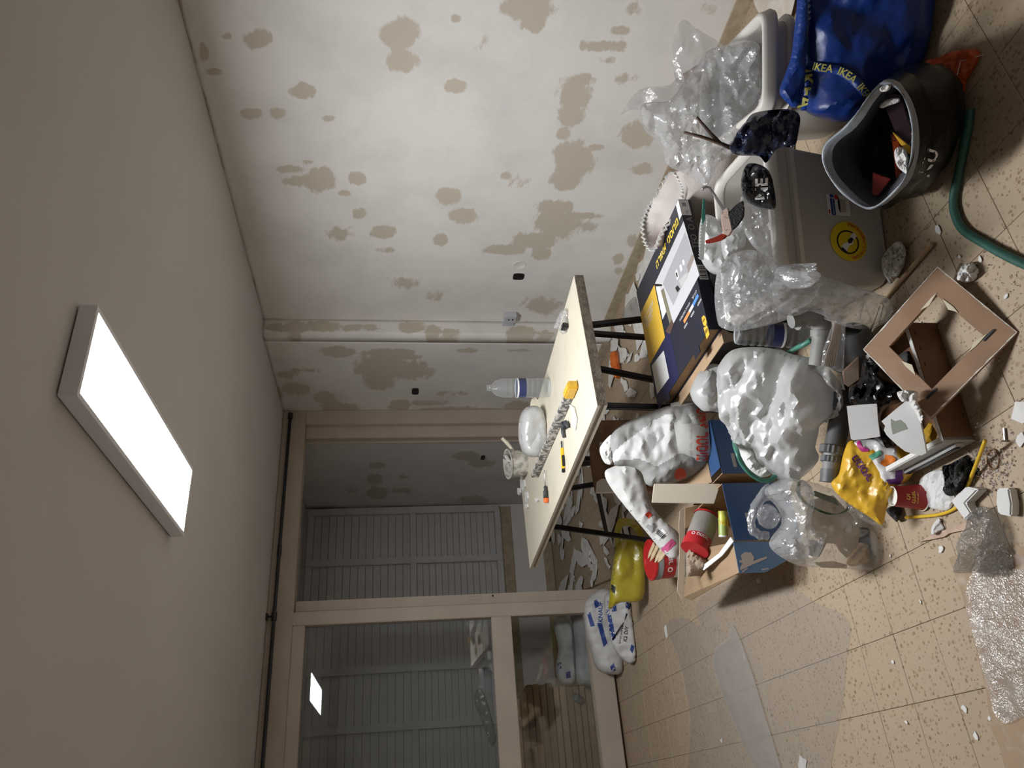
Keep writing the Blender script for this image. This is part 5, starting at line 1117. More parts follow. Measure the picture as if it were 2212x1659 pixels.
nt.links.new(oi_.outputs['Random'], mr_.inputs[0]); mm_ = N(nt, 'ShaderNodeMix', data_type='RGBA', blend_type='MULTIPLY'); mm_.inputs[0].default_value = 1; nt.links.new(lk_, mm_.inputs[6]); nt.links.new(mr_.outputs[0], mm_.inputs[7]); nt.links.new(mm_.outputs[2], pb_.inputs['Base Color'])
for k in range(15):
    h = .050+.004*rnd.random(); x1 = .80+rnd.uniform(-.03, .03)-(.0 if k < 12 else .09); x0 = x1-1.30+rnd.uniform(-.03, .03)
    nm = tag(MB().box(x0, x1, 6.20+rnd.uniform(-.015, .015), 6.40, zz0, zz0+h-.005).build('flooring_pack', M['flatpack'], bevel=.004), 'long brown cardboard flooring pack, %s of the stack behind the glass' % ('bottom one' if k == 0 else 'topmost' if k == 14 else ['second', 'third', 'fourth', 'fifth', 'sixth', 'seventh', 'eighth', 'ninth', 'tenth', 'eleventh', 'twelfth', 'thirteenth', 'fourteenth'][k-1]+' from the floor'), 'flooring pack', 'flooring packs behind the glass')
    zz0 += h
bag('wrap_roll', 'clear plastic wrap draped over the stack of flooring packs', [(1030, 1490), (1045, 1495), (1068, 1570), (1072, 1600), (1060, 1610), (1038, 1550), (1024, 1515)], (.45, 6.30, .80), .03, 'bag_milky', 'plastic wrap', step=4, amp=.02, fs=12, seed=85)
bag('wrap_tuft', 'small tuft of clear plastic stuck to the front of the flooring packs', [(1236, 1500), (1246, 1498), (1258, 1508), (1252, 1520), (1240, 1514)], (.6, 6.17, .2), .012, 'bag_milky', 'plastic', step=3, amp=.01, fs=30, seed=86)
# ================================================================== the near half of the heap
fw_, _n = plane3(Zp(1560, 850, .40), Zp(1815, 830, .15), Zp(1700, 1030, .20))
wb = thing('carrier_bag', 'big white carrier bag with an open handle spread over the middle of the heap', 'bag', Zp(1760, 900, 0)+Vector((.05, .1, 0)))
puff('bag_body', [(1550, 802), (1568, 767), (1596, 752), (1646, 750), (1682, 756), (1715, 766), (1762, 778), (1790, 822), (1803, 868), (1808, 886), (1786, 908), (1768, 926), (1760, 967), (1768, 994), (1732, 1030), (1702, 1031), (1661, 1007), (1596, 972), (1586, 964), (1568, 908), (1555, 855)], fw_, .10, M['bag_white'], wb, step=4, amp=.052, fs=5.2, seed=101, fine=.6, edge=.5)
ho = [(1755, 776), (1783, 782), (1806, 802), (1826, 832), (1832, 858), (1819, 888), (1792, 906)]; hi = [(1770, 800), (1788, 822), (1798, 826), (1814, 842), (1818, 862), (1812, 878), (1796, 890)]
up_ = _n*.05
patch('handle', [[fw_(*q)+up_*.6 for q in ho], [fw_((q[0]+r[0])/2, (q[1]+r[1])/2)+up_*1.1 for q, r in zip(ho, hi)], [fw_(*q)+up_*.6 for q in hi]], M['bag_white'], wb, amp=.012, fs=20, seed=102)
# green hose peeping out on both sides of the bag
M['hose'] = mat('green_hose', (.06, .22, .16), .4, c2=(.05, .18, .13), nscale=20); M['hose_dark'] = mat('dark_green_hose', (.025, .085, .065), .45, c2=(.03, .11, .085), nscale=40)
f = face(Zp(1650, 1010, .30)); hp_ = [fw_(1752, 735), fw_(1735, 745)+_n*.0, fw_(1712, 758)-_n*.02, fw_(1650, 800)-_n*.04, fw_(1600, 900)-_n*.04, fw_(1585, 950)-_n*.01]+[f(1592, 975), f(1602, 1000), f(1620, 1022), f(1645, 1037), f(1665, 1036), f(1680, 1022)]
tag(MB().tube([Vector(p) for p in crom([tuple(q) for q in hp_], 5, False)], .0085, 10).build('garden_hose', M['hose'], smooth=True), 'green hose looping out from under the big white carrier bag', 'hose')
bag('white_cloth', 'crumpled white cloth in the bend of the green hose', [(1597, 975), (1612, 968), (1645, 985), (1672, 1008), (1660, 1028), (1640, 1030), (1618, 1014)], Zp(1645, 1000, .30)+Vector((.02, .03, 0)), .03, 'paper', 'cloth', step=4, amp=.025, fs=20, seed=103, kind='facet')
# ---- clear debris bag
db = thing('debris_bag', 'clear plastic bag of broken boards standing on the floor before the blue box', 'bag', (.68, 2.33, 0)); Pd = Vector((.68, 2.33, 0)); fd = face(Pd, 8); fdb = face(Pd+Vector((.03, .05, 0)), 8); fdc = face(Pd+Vector((-.045, -.07, 0)), 8)
puff('bag_film', [(1652, 1062), (1690, 1034), (1760, 1045), (1815, 1075), (1850, 1118), (1886, 1135), (1897, 1165), (1894, 1205), (1880, 1232), (1830, 1229), (1770, 1226), (1725, 1222), (1690, 1205), (1664, 1182), (1668, 1160), (1690, 1128), (1678, 1095)], fd, .10, M['bag_clear'], db, step=5, amp=.04, fs=11, seed=111, fine=.45, floor=.003, edge=.6)
puff('bag_upper', [(1652, 1062), (1690, 1034), (1735, 1045), (1742, 1090), (1745, 1140), (1772, 1150), (1748, 1215), (1700, 1210), (1664, 1182), (1668, 1160), (1690, 1128), (1678, 1095)], fd, .108, M['bag_milky'], db, step=5, amp=.04, fs=11, seed=112, fine=.45, closed=False)
oo = [(1660, 1045), (1640, 1062), (1624, 1092), (1613, 1125), (1618, 1148), (1634, 1162), (1655, 1166)]; oi = [(1676, 1075), (1655, 1080), (1640, 1098), (1630, 1122), (1632, 1136), (1642, 1146), (1660, 1150)]
patch('handle', [[fd(*q)+Vector((0, 0, .0)) for q in oo], [fd((q[0]+r[0])/2, (q[1]+r[1])/2)-FWD*.02 for q, r in zip(oo, oi)], [fd(*q) for q in oi]], M['bag_milky'], db, amp=.01, fs=20, seed=113)
bag('crumpled_film', 'ball of crumpled clear film in the handle of the debris bag', [(1640, 1098), (1660, 1088), (1678, 1105), (1682, 1125), (1668, 1142), (1648, 1138), (1636, 1120)], Pd+Vector((.03, .05, .3)), .035, 'bag_clear', 'film', step=4, amp=.03, fs=22, seed=114, kind='facet')
M['beige_board'] = mat('beige_board', (.62, .52, .40), .7, c2=(.58, .48, .37), nscale=6)
bb = [([(1742, 1105), (1750, 1080), (1800, 1070), (1850, 1125), (1856, 1142), (1854, 1180), (1830, 1205), (1815, 1190), (1806, 1175), (1776, 1172), (1740, 1140)], 'large torn beige board inside the debris bag', .0), ([(1760, 1215), (1800, 1212), (1830, 1220), (1830, 1228), (1775, 1226)], 'beige board offcut at the left of the debris bag', .02)]
for px, lab, off in bb: tag(slab('board_piece', px, face(Pd+Vector((off, off-.03, 0)), 8), .01, M['beige_board'], floor=.006), lab, 'board', 'boards in the debris bag')
tag(slab('dark_tile', [(1750, 1165), (1786, 1172), (1770, 1203), (1748, 1200)], face(Pd+Vector((.01, -.02, 0)), 8), .012, mat('dark_grey_tile', (.20, .20, .21), .6)), 'dark grey broken piece inside the debris bag', 'tile piece')
bag('brown_rag', 'brown rag at the bottom of the debris bag', [(1835, 1205), (1862, 1172), (1876, 1178), (1872, 1205), (1850, 1222), (1832, 1220)], Pd, .05, mat('brown_rag_m', (.32, .20, .09), .8), 'rag', step=4, amp=.02, fs=20, seed=115, floor=.004)
bag('grey_rag', 'grey rag in the dark bottom corner of the debris bag', [(1852, 1145), (1878, 1140), (1890, 1165), (1886, 1200), (1872, 1200), (1862, 1168)], Pd, .05, mat('grey_rag_m', (.17, .14, .11), .8), 'rag', step=4, amp=.02, fs=20, seed=116, floor=.004)
f = fdc; rg = [f(1728, 1040), f(1725, 1062), f(1740, 1085), f(1770, 1102), (f(1800, 1110)), f(1825, 1104), f(1834, 1092)]
st_ = thing('green_strap', 'dark green plastic strap curled inside the debris bag', 'strap', f(1800, 1100))
R_ = crom([tuple(p) for p in rg], 6, False); P2 = np.vstack([R_, R_+np.array([0.004, .012, .014])]); k = len(R_)
g_ = R_; raw('loop', np.vstack([R_+np.array([-.002, -.004, .008]), R_+np.array([.002, .004, -.008])]), [(i, i+1, k+i+1, k+i) for i in range(k-1)], mat('green_strap_m', (.02, .09, .03), .35), st_).modifiers.new('thickness', 'SOLIDIFY').thickness = .003
slab('tail', [(1745, 1066), (1760, 1060), (1805, 1076), (1812, 1092), (1780, 1080), (1752, 1068)], f, .003, bpy.data.materials['green_strap_m'], st_)
# ---- clear bags at the left of the tote
P1 = Zp(1640, 640, .47)
bag('clear_bag', 'crinkled clear bag piled at the left end of the front tote', [(1549, 589), (1562, 568), (1587, 547), (1620, 540), (1655, 549), (1680, 566), (1690, 600), (1672, 643), (1701, 684), (1690, 695), (1652, 705), (1593, 715), (1560, 706), (1550, 690), (1544, 640)], P1, .07, 'bag_milky', 'plastic bag', step=4, amp=.055, fs=12, seed=121, kind='facet', fine=.6, lean=20)
bag('clear_bag', 'inner crumple of clear film with dark bits beside the front tote', [(1560, 600), (1600, 570), (1650, 575), (1668, 610), (1650, 660), (1600, 680), (1565, 660)], P1+Vector((.03, .05, 0)), .05, 'bag_milky', 'plastic bag', step=5, amp=.05, fs=14, seed=122, kind='facet', lean=20)
fh, nh = plane3(Zp(1690, 600, .44), Zp(1890, 640, .06), Zp(1800, 715, .23))
hb = thing('hanging_film', 'clear plastic film hanging from a knot down to the floor left of the front tote', 'plastic film', Zp(1890, 660, 0))
puff('film_drape', [(1677, 585), (1712, 576), (1760, 590), (1829, 612), (1878, 640), (1902, 660), (1905, 695), (1870, 712), (1810, 700), (1760, 672), (1720, 682), (1690, 676), (1668, 640)], fh, .05, M['bag_milky'], hb, step=5, amp=.04, fs=12, seed=123, fine=.5)
puff('knot', [(1672, 590), (1690, 572), (1715, 574), (1724, 590), (1712, 612), (1690, 625), (1674, 612)], lambda x, y: fh(x, y)+nh*.04, .05, M['bag_milky'], hb, step=3, amp=.06, fs=26, seed=124, kind='facet')
# ---- lying bottle, pvc elbow, pvc union
bq = face(Zp(1680, 720, .22)); a, b = bq(1755, 728), bq(1600, 716)+FWD*.05
bottle('clear water bottle lying between the clear bag and the big white bag', b, (a-b), (a-b).length*1.15, .045, 'clear water bottles')
M['pvc'] = mat('dusty_grey_pvc', (.20, .20, .195), .55, c2=(.27, .26, .24), nscale=14, bump=.1, bscale=50); M['pvc_dark'] = mat('dark_grey_pvc', (.085, .087, .09), .5, c2=(.13, .13, .13), nscale=20)
pe = face(Zp(1760, 700, .24)); el = thing('pvc_elbow', 'dusty grey plastic pipe elbow lying on the hanging film', 'pipe elbow', Zp(1775, 740, .1))
path = crom([tuple(pe(*q)) for q in ((1728, 688), (1748, 682), (1768, 690), (1776, 715), (1774, 745), (1768, 790))], 5, False); path = [Vector(p) for p in path]
MB().tube(path, .031, 18).build('pipe', M['pvc'], el, smooth=50)
MB().tube([pe(1706, 694)-FWD*.01, pe(1722, 690)-FWD*.01], .024, 18).build('spigot', M['pvc'], el, smooth=50); MB().tube([pe(1720, 690), pe(1730, 688)], .035, 18).build('lip', M['pvc'], el, smooth=50)
MB().tube([pe(1776, 712), pe(1776, 726)], .036, 18).build('collar', M['pvc'], el, smooth=50)
pu = face(Zp(1800, 985, .17)); un = thing('pvc_union', 'dark grey plastic pipe with ribbed union nuts in front of the white carrier bag', 'pipe union', Zp(1800, 960, .1))
q = [pu(1822, 850)+FWD*.02, pu(1815, 900), pu(1806, 950), pu(1802, 968)]
MB().tube(q, .032, 20).build('pipe', M['pvc_dark'], un, smooth=50)
def nut(a, b, r, nm):
    a, b = Vector(a), Vector(b); ax = (b-a).normalized(); n = 36; u = ax.orthogonal().normalized(); v = ax.cross(u); m = MB()
    ring = lambda P, s: [P+(u*math.cos(2*math.pi*i/n)+v*math.sin(2*math.pi*i/n))*(r*s if i % 2 else r*s*.93) for i in range(n)]
    m.add(ring(a, .9)+ring(a.lerp(b, .1), 1)+ring(a.lerp(b, .9), 1)+ring(b, .9), [tuple(range(n))[::-1]]+[(k*n+i, k*n+(i+1) % n, (k+1)*n+(i+1) % n, (k+1)*n+i) for k in range(3) for i in range(n)]+[tuple(3*n+i for i in range(n))]); m.build(nm, M['pvc_dark'], un)
nut(pu(1802, 964), pu(1799, 982), .043, 'union_nut'); nut(pu(1799, 987), pu(1797, 1000), .036, 'union_nut')
MB().tube([pu(1799, 980), pu(1796, 1018)], .029, 20).build('neck', M['pvc'], un, smooth=50); MB().tube([pu(1796, 1014), pu(1794, 1042)], .032, 20).build('end_cap', M['pvc_dark'], un, smooth=50)
# ---- grey cone, tray of sticks, small board
cP = face(Zp(1850, 750, .09)); cb, ctp = cP(1852, 775)+FWD*.03, cP(1834, 712)-FWD*.03; ax = (ctp-cb).normalized(); Lc = (ctp-cb).length
tag(MB().lathe([(.0001, .0), (.082, 0), (.084, .01), (.076, Lc*.45), (.05, Lc*.9), (.036, Lc), (.026, Lc), (.024, Lc*.8), (.0001, Lc*.78)], cb, ax, 28, cap0=False, cap1=False).build('grey_cone', mat('dark_grey_rubber_cone', (.10, .10, .098), .7, c2=(.14, .135, .13), nscale=12), smooth=40), 'dark grey rubber cone with a hole on top behind the stick bag', 'cone')
tr = thing('stick_bag', 'clear stiff plastic sleeve of thin wooden sticks', 'plastic sleeve', Zp(1810, 770, .1)); ft = face(Zp(1805, 740, .2), 15)
puff('sleeve', [(1773, 792), (1778, 755), (1800, 695), (1815, 660), (1828, 648), (1827, 700), (1824, 760), (1822, 806)], ft, .012, M['bag_clear'], tr, step=5, amp=.006, fs=16, seed=131, smooth_outline=False)
for i in range(6): MB().tube([ft(1778+i*5, 790), ft(1796+i*3.2, 735), ft(1806+i*3, 682)], .0022, 6).build('stick', mat('stick_wood', (.36, .24, .15), .7) if i == 0 else bpy.data.materials['stick_wood'], tr)
tag(slab('wood_offcut', [(1821, 802), (1855, 770), (1857, 820), (1834, 836), (1823, 828)], face(Zp(1842, 810, .14), 20), .014, mat('pinkish_wood', (.46, .34, .26), .6, c2=(.42, .3, .22), nscale=15), bevel=.002), 'small pinkish wood offcut with nail holes beside the grey cone', 'wood offcut')
# ---- black bag, white boards, crumpled white paper
bag('black_bag', 'crumpled black plastic bag between the picture frame and the white boards', [(1866, 776), (1890, 780), (1908, 786), (1905, 806), (1930, 825), (1950, 845), (1944, 868), (1915, 880), (1902, 905), (1920, 935), (1936, 962), (1915, 968), (1892, 952), (1880, 930), (1892, 895), (1880, 878), (1838, 874), (1835, 838), (1855, 822)], Zp(1900, 870, .10), .06, 'black_film', step=5, amp=.04, fs=16, seed=141, kind='facet', fine=.6, lean=35, floor=.004)
M['wboard'] = mat('white_plasterboard', (.70, .69, .68), .75, c2=(.66, .65, .64), nscale=10)
tag(slab('plasterboard_piece', [(1829, 877), (1860, 874), (1894, 872), (1896, 905), (1901, 943), (1870, 948), (1844, 951), (1838, 948), (1833, 915)], face(Zp(1870, 915, .17), 45), .011, M['wboard']), 'squarish white plasterboard piece lying on the black bag', 'plasterboard')
f2_ = face(Zp(1955, 925, .17), 55); pbd = thing('torn_plasterboard', 'large torn white plasterboard piece with a grey-green spot', 'plasterboard', Zp(1990, 960, .1))
slab('board', [(1904, 910), (1930, 888), (1957, 866), (1975, 872), (1983, 890), (1992, 930), (2001, 978), (1990, 984), (1978, 982), (1955, 975), (1936, 960), (1915, 940), (1909, 929), (1912, 920)], f2_, .012, M['wboard'], pbd)
nb2 = (CAMP-f2_(1950, 920)).normalized()
slab('bare_spot', [(1924, 905), (1932, 910), (1944, 907), (1955, 916), (1960, 927), (1946, 931), (1928, 938), (1925, 922)], lambda x, y: f2_(x, y)+nb2*.001, .001, mat('grey_green_core', (.27, .29, .24), .8), pbd)
bag('crumpled_paper', 'crumpled white paper tucked behind the torn plasterboard at the picture frame', [(1938, 850), (1952, 844), (1981, 846), (1983, 868), (1992, 900), (1990, 915), (1975, 885), (1960, 868), (1948, 868)], Zp(1968, 870, .17), .025, 'paper', 'paper', step=2, amp=.03, fs=45, seed=142, kind='facet', lean=30)
# ---- old drawer on its base
M['drawer_wood'] = mat('brown_drawer_wood', (.17, .075, .028), .5, c2=(.13, .055, .02), nscale=8, bump=.08, bscale=30); M['chip_white'] = mat('chipped_white_edge', (.74, .72, .69), .6, c2=(.5, .46, .4), nscale=40, sharp=(.6, .7))
DA = Vector((.778, 1.690, 0)); DBv = Vector((1.140, 1.660, 0)); dx = (DBv-DA).normalized(); dyv = Vector((-dx.y, dx.x, 0)); dw = (DBv-DA).length; dd, dh, dt = .37, .098, .014
dr = thing('drawer', 'old brown wooden drawer with chipped white rims lying on the floor', 'drawer', (DA+DBv)/2+dyv*dd/2)
def dbox(nm, u0, u1, v0, v1, z0, z1, m):
    p = [DA+dx*u+dyv*v for u, v in ((u0, v0), (u1, v0), (u1, v1), (u0, v1))]
    return MB().hexa([q+Vector((0, 0, z0)) for q in p]+[q+Vector((0, 0, z1)) for q in p]).build(nm, m, dr, bevel=.0015)
dbox('front_board', 0, dw, 0, dt, .001, dh-.002, M['drawer_wood']); dbox('front_rim', 0, dw, .0, dt, dh-.002, dh, M['chip_white'])
dbox('back_board', 0, dw, dd-dt, dd, .001, dh-.002, M['drawer_wood']); dbox('back_rim', 0, dw, dd-dt, dd, dh-.002, dh, M['chip_white'])
M['grey_lam'] = mat('grey_laminate', (.50, .49, .47), .5)
lsd = dbox('side_board', -.003, dt-.003, .0, dd, .001, dh-.002, M['grey_lam']); dbox('side_rim', 0, dt, dt, dd-dt, dh-.002, dh, M['chip_white'])
dbox('side_board', dw-dt, dw, dt, dd-dt, .001, dh-.002, M['drawer_wood']); dbox('side_rim', dw-dt, dw, dt, dd-dt, dh-.002, dh, M['chip_white'])
dbox('bottom_board', dt, dw-dt, dt, dd-dt, .004, .010, M['drawer_wood'])
rn = dbox('runner', -.014, -.004, .01, dd-.01, .030, .056, M['steel']); dbox('runner_groove', -.0155, -.0135, .02, dd-.03, .036, .050, M['black'])
for u in (.07, .16, .27): dbox('staple', u, u+.012, -.0012, .0, .012, .015, M['blk_print'])
for u in (.04, .09, .14): dbox('staple', dw-u, dw-u+.012, -.0012, .0, dh-.02, dh-.017, M['blk_print'])
bag('yellow_cloth', 'yellow plastic bunched up inside the drawer', [(1990, 960), (1998, 930), (2008, 912), (2016, 925), (2018, 945), (2010, 960)], Zp(2008, 940, .06), .02, mat('yellow_dark', (.45, .26, .01), .5), 'plastic', step=3, amp=.015, fs=24, seed=143)
bag('grey_rag', 'dark grey rag in the drawer seen through the picture frame', [(1925, 790), (1945, 765), (1965, 760), (1975, 790), (1990, 830), (1975, 835), (1955, 825), (1935, 815)], Zp(1965, 800, .05), .03, mat('dark_rag', (.05, .05, .05), .8), 'rag', step=4, amp=.03, fs=18, seed=144, kind='facet', lean=30)
# ---- picture frame of brown fibreboard
k_ = 1.017; FC = [Vector((1.211*k_, 1.494*k_, 1.55+(.083-1.55)*k_)), Vector((.938*k_, 1.403*k_, 1.55+(.03-1.55)*k_)), Vector((.818*k_, 1.640*k_, 1.55+(.154-1.55)*k_)), Vector((1.091*k_, 1.731*k_, 1.55+(.207-1.55)*k_))]
pc = sum(FC, Vector())/4; pn = (FC[1]-FC[0]).cross(FC[2]-FC[1]).normalized(); pn = pn if pn.z > 0 else -pn
pfm = thing('picture_frame', 'square brown fibreboard picture frame without glass, propped on the drawer', 'picture frame', FC[1])
M['fibre'] = mat('brown_fibreboard', (.33, .20, .12), .65, c2=(.28, .165, .095), nscale=9, bump=.06, bscale=60); M['ragged'] = mat('ragged_white_edge', (.70, .66, .58), .8, c2=(.45, .38, .3), nscale=60)
for i in range(4):
    a, b = FC[i], FC[(i+1) % 4]; ai, bi = pc.lerp(a, .62), pc.lerp(b, .62)
    r_ = MB().prism([a, b, bi, ai], -pn, .009).build('frame_rail', M['fibre'], pfm)
    n = 16; dv = (pc-(a+b)/2).normalized(); vs = []
    for j in range(n+1): vs.append(a.lerp(b, j/n)+pn*.0008+dv*rnd.uniform(.0005, .004))
    MB().add([a.lerp(b, j/n)+pn*.0006-dv*.001 for j in range(n+1)]+vs, [(j, j+1, n+2+j, n+1+j) for j in range(n)]).build('chipped_edge', M['ragged'], r_)
for t, i in ((.12, 1), (.5, 2), (.85, 3), (.3, 0)):
    a, b = pc.lerp(FC[i], .62), pc.lerp(FC[(i+1) % 4], .62); q = a.lerp(b, t); d = (b-a).normalized(); w = (pc-q).normalized()
    m = MB(); pts = [q+d*x+w*(y)+pn*.002 for x, y in ((-.03, -.004), (-.012, .004), (.0, .009), (.014, .003), (.032, -.003), (.01, -.006))]; m.prism(pts, -pn, .003); m.build('torn_tape', mat('cream_tape', (.68, .6, .45), .7) if 'cream_tape' not in bpy.data.materials else bpy.data.materials['cream_tape'], pfm)
for i in (1, 2):
    q = pc.lerp(FC[i], .68)+pn*.002; MB().obox(q, (FC[1]-FC[2]).normalized()*.018, (FC[1]-FC[0]).normalized()*.003, pn*.0015).build('staple_clip', M['grip'], pfm)
# ---- yellow snack bag
Ps = Zp(1890, 1040, .10); fs_ = face(Ps, 40); ns = (CAMP-Ps).normalized()
M['sn_yellow'] = film('yellow_snack_foil', (.72, .42, .03), 1., .35, 0., bump=.03, bscale=16); M['sn_white'] = film('white_snack_foil', (.70, .68, .68), 1., .3, 0., bump=.03, bscale=16)
sn = thing('snack_bag', 'yellow crisp bag with purple Hebrew lettering and coloured shapes', 'snack bag', Zp(1900, 1080, 0)+Vector((.05, .05, 0)))
snb = puff('bag_body', [(1837, 952), (1870, 960), (1905, 950), (1945, 962), (1978, 984), (1975, 1018), (1955, 1042), (1936, 1053), (1915, 1100), (1906, 1134), (1880, 1118), (1819, 1077), (1795, 1045), (1812, 1024), (1822, 979)], fs_, .035, M['sn_yellow'], sn, step=5, amp=.014, fs=12, seed=151, fine=.5)
snw = puff('white_print', [(1845, 955), (1895, 950), (1935, 962), (1958, 985), (1970, 1012), (1955, 1038), (1930, 1050), (1905, 1050), (1895, 1020), (1880, 1000), (1858, 980)], lambda x, y: fs_(x, y)+ns*.012, .030, M['sn_white'], sn, step=5, amp=.012, fs=12, seed=152, fine=.5)
sns = snapper(snb, snw)
for nm, px, c in (('magenta_print', [(1849, 952), (1858, 952), (1862, 964), (1876, 970), (1876, 976), (1862, 976), (1852, 966)], (.50, .03, .22)), ('green_print', [(1876, 985), (1900, 972), (1906, 980), (1884, 994)], (.10, .38, .25)), ('orange_print', [(1900, 1000), (1912, 990), (1912, 982), (1926, 984), (1935, 990), (1934, 1004), (1922, 1002), (1910, 1008)], (.85, .22, .02)), ('purple_print', [(1935, 1010), (1948, 1010), (1952, 1034), (1944, 1046), (1920, 1046), (1914, 1036), (1934, 1034)], (.14, .04, .22)), ('yellow_print', [(1938, 965), (1960, 980), (1965, 1000), (1950, 996), (1938, 985)], (.75, .45, .03))):
    decal(nm, px, sns, mat(nm+'_m', c, .5), sn, 4, .0022)
lettering('print', heb('המסיר'), .04, fs_(1864, 1012)+ns*.052, fs_(1840, 985)-fs_(1872, 1030), fs_(1855, 1025)-fs_(1880, 1008), mat('purple_letters', (.14, .04, .20), .5), sn, bold=.03, width=.085, snap=sns)
bag('clear_wrapper', 'clear wrapper peeping out under the yellow crisp bag', [(1826, 1082), (1850, 1095), (1882, 1118), (1905, 1134), (1900, 1140), (1870, 1128), (1838, 1106)], Zp(1870, 1110, .05), .012, 'bag_clear', 'wrapper', step=3, amp=.015, fs=24, seed=153, lean=30)
# ---- red paper cup, upside down
cc = Zp(2010, 1078, 0)+Vector((FWD.x, FWD.y, 0)).normalized()*.035; cc.z = 0; cpn = thing('paper_cup', 'red paper cup with yellow lettering standing upside down on the floor', 'cup', cc)
M['cup_red'] = mat('red_cup_paper', (.36, .02, .025), .4); M['cup_white'] = mat('white_cup_paper', (.80, .78, .74), .6)
cax = Vector((.10, .10, 1)).normalized()
MB().lathe([(.039, .003), (.029, .090)], cc, cax, 32, cap0=False, cap1=False).build('cup_wall', M['cup_red'], cpn, smooth=True)
MB().lathe([(.041, 0), (.042, .002), (.041, .004), (.039, .004)], cc, cax, 32, cap0=False, cap1=False).build('rolled_rim', M['cup_white'], cpn, smooth=True)
MB().lathe([(.029, .090), (.0295, .0915), (.028, .0915), (.0275, .080), (.0001, .080)], cc, cax, 32, cap0=False, cap1=False).build('cup_base', M['cup_white'], cpn, smooth=40)
label_on(cc, cax, .0345, None, heb('אפשר\nלחזור\nלא'), .045, .02, M['gold_print'], cpn, .04, -1)
# ---- black shopping bag with open mouth
M['bag_black'] = film('black_bag_skin', (.007, .0065, .0065), 1., .36, 0., bump=.05, bscale=18, spec=.35); M['bag_grey_in'] = film('grey_bag_lining', (.13, .13, .14), 1., .45, 0., bump=.05); M['bag_hem'] = film('silver_hem', (.24, .26, .29), 1., .35, 0.)
sbg = thing('shopping_bag', 'black shopping bag with a wide open grey-hemmed mouth on the floor', 'bag', (1.66, 1.42, 0))
mpx = [(1906, 178, .36), (1938, 186, .33), (1964, 231, .29), (1974, 289, .27), (1968, 350, .26), (1943, 404, .26), (1881, 452, .27), (1828, 425, .32), (1783, 371, .37), (1780, 317, .39), (1830, 270, .39), (1877, 206, .38)]
mouth = [Zp(*q) for q in mpx]; mc = sum(mouth, Vector())/12
base_px = [(2000, 160), (2050, 162), (2085, 186), (2086, 240), (2068, 310), (2030, 362), (1985, 400), (1950, 405), (1920, 390), (1905, 330), (1915, 260), (1950, 190)]
base = [Zp(a, b, .006) for a, b in base_px]; bc_ = sum(base, Vector())/12
mid = [p.lerp(q, .55)+((p.lerp(q, .55)-bc_.lerp(mc, .55))*Vector((1, 1, 0)).length*.06) for p, q in zip(base, mouth)]
osk = loft('outer_skin', [[bc_.lerp(p, .3) for p in base], base, mid, mouth], M['bag_black'], sbg, amp=.03, fs=8, seed=161, per_u=6, per_v=7, thick=0, fine=.5, ampf=lambda t: np.clip((1-t)*3, .0, 1))
inn = [mc.lerp(p, .955)-Vector((0, 0, .002)) for p in mouth]; lowr = [Vector(bc_.lerp(p, .8))+Vector((0, 0, .05)) for p in base]
loft('lining', [inn, [a.lerp(b, .5) for a, b in zip(inn, lowr)], lowr, [bc_+Vector((0, 0, .05))+(p-bc_)*.2 for p in lowr]], M['bag_grey_in'], sbg, amp=.03, fs=7, seed=162, ampf=lambda t: np.clip(t*3, .0, 1))
hem0 = [p.lerp(q, .085)+(p-mc)*.012 for p, q in zip(mouth, mid)]; hem1 = [p+(p-mc)*.008 for p in mouth]
loft('hem', [hem0, hem1, [mc.lerp(p, .96) for p in mouth], [mc.lerp(p, .95)-Vector((0, 0, .022)) for p in mouth]], M['bag_hem'], sbg, amp=.004, fs=14, seed=163, per_v=2)
fq = face(Zp(2005, 350, .10)); lettering('print', 'NU', .05, Zp(2006, 352, .10)+(CAMP-Zp(2006, 352, .1)).normalized()*.02, fq(2015, 330)-fq(1998, 372), fq(1990, 345)-fq(2018, 358), M['wht_print'], sbg, bold=.02, snap=snapper(osk))
# things in the bag
it = [('purple_box', 'dark purple glossy pack sticking up in the shopping bag', [(1912, 200), (1945, 205), (1972, 290), (1962, 320), (1940, 300), (1915, 240)], .27, (.035, .018, .028), 'pack'), ('orange_pack', 'orange pack with dark print deep in the shopping bag', [(1925, 290), (1938, 292), (1948, 330), (1945, 390), (1936, 400), (1932, 350)], .20, (.42, .06, .01), 'pack'), ('red_pack', 'red printed card lying at the near wall of the shopping bag', [(1885, 372), (1905, 380), (1925, 386), (1915, 400), (1895, 424), (1884, 420)], .22, (.26, .03, .025), 'card')]
for nm, lab, px, z, c, cat in it: tag(slab(nm, px, face(Zp(1935, 300, z), 40), .02, mat(nm+'_m', c, .3), bevel=.002), lab, cat)
lettering('print', 'BRA', .02, face(Zp(1935, 300, .20), 40)(1932, 300)+Vector((-.02, -.03, .03)), Vector((.9, -.45, 0)), Vector((.2, .4, .9)), M['blk_print'], bpy.data.objects['orange_pack'])
tag(slab('yellow_strip', [(1927, 285), (1933, 288), (1968, 318), (1972, 330), (1964, 334), (1945, 312)], face(Zp(1950, 310, .26), 40), .01, M['yellow_pl'], bevel=.002), 'yellow plastic strip across the contents of the shopping bag', 'plastic strip')
bag('crumpled_tissue', 'crumpled white tissue at the near rim inside the shopping bag', [(1932, 330), (1940, 318), (1955, 322), (1965, 345), (1962, 375), (1952, 372), (1938, 358)], Zp(1950, 345, .255), .025, 'paper', 'tissue', step=2, amp=.025, fs=50, seed=164, kind='facet', lean=40)
bag('crumpled_tissue', 'white paper scrap at the far corner of the shopping bag mouth', [(1900, 190), (1915, 182), (1924, 186), (1918, 196), (1904, 198)], Zp(1912, 190, .35), .012, 'paper', 'tissue', step=3, amp=.01, fs=30, seed=165, lean=40)
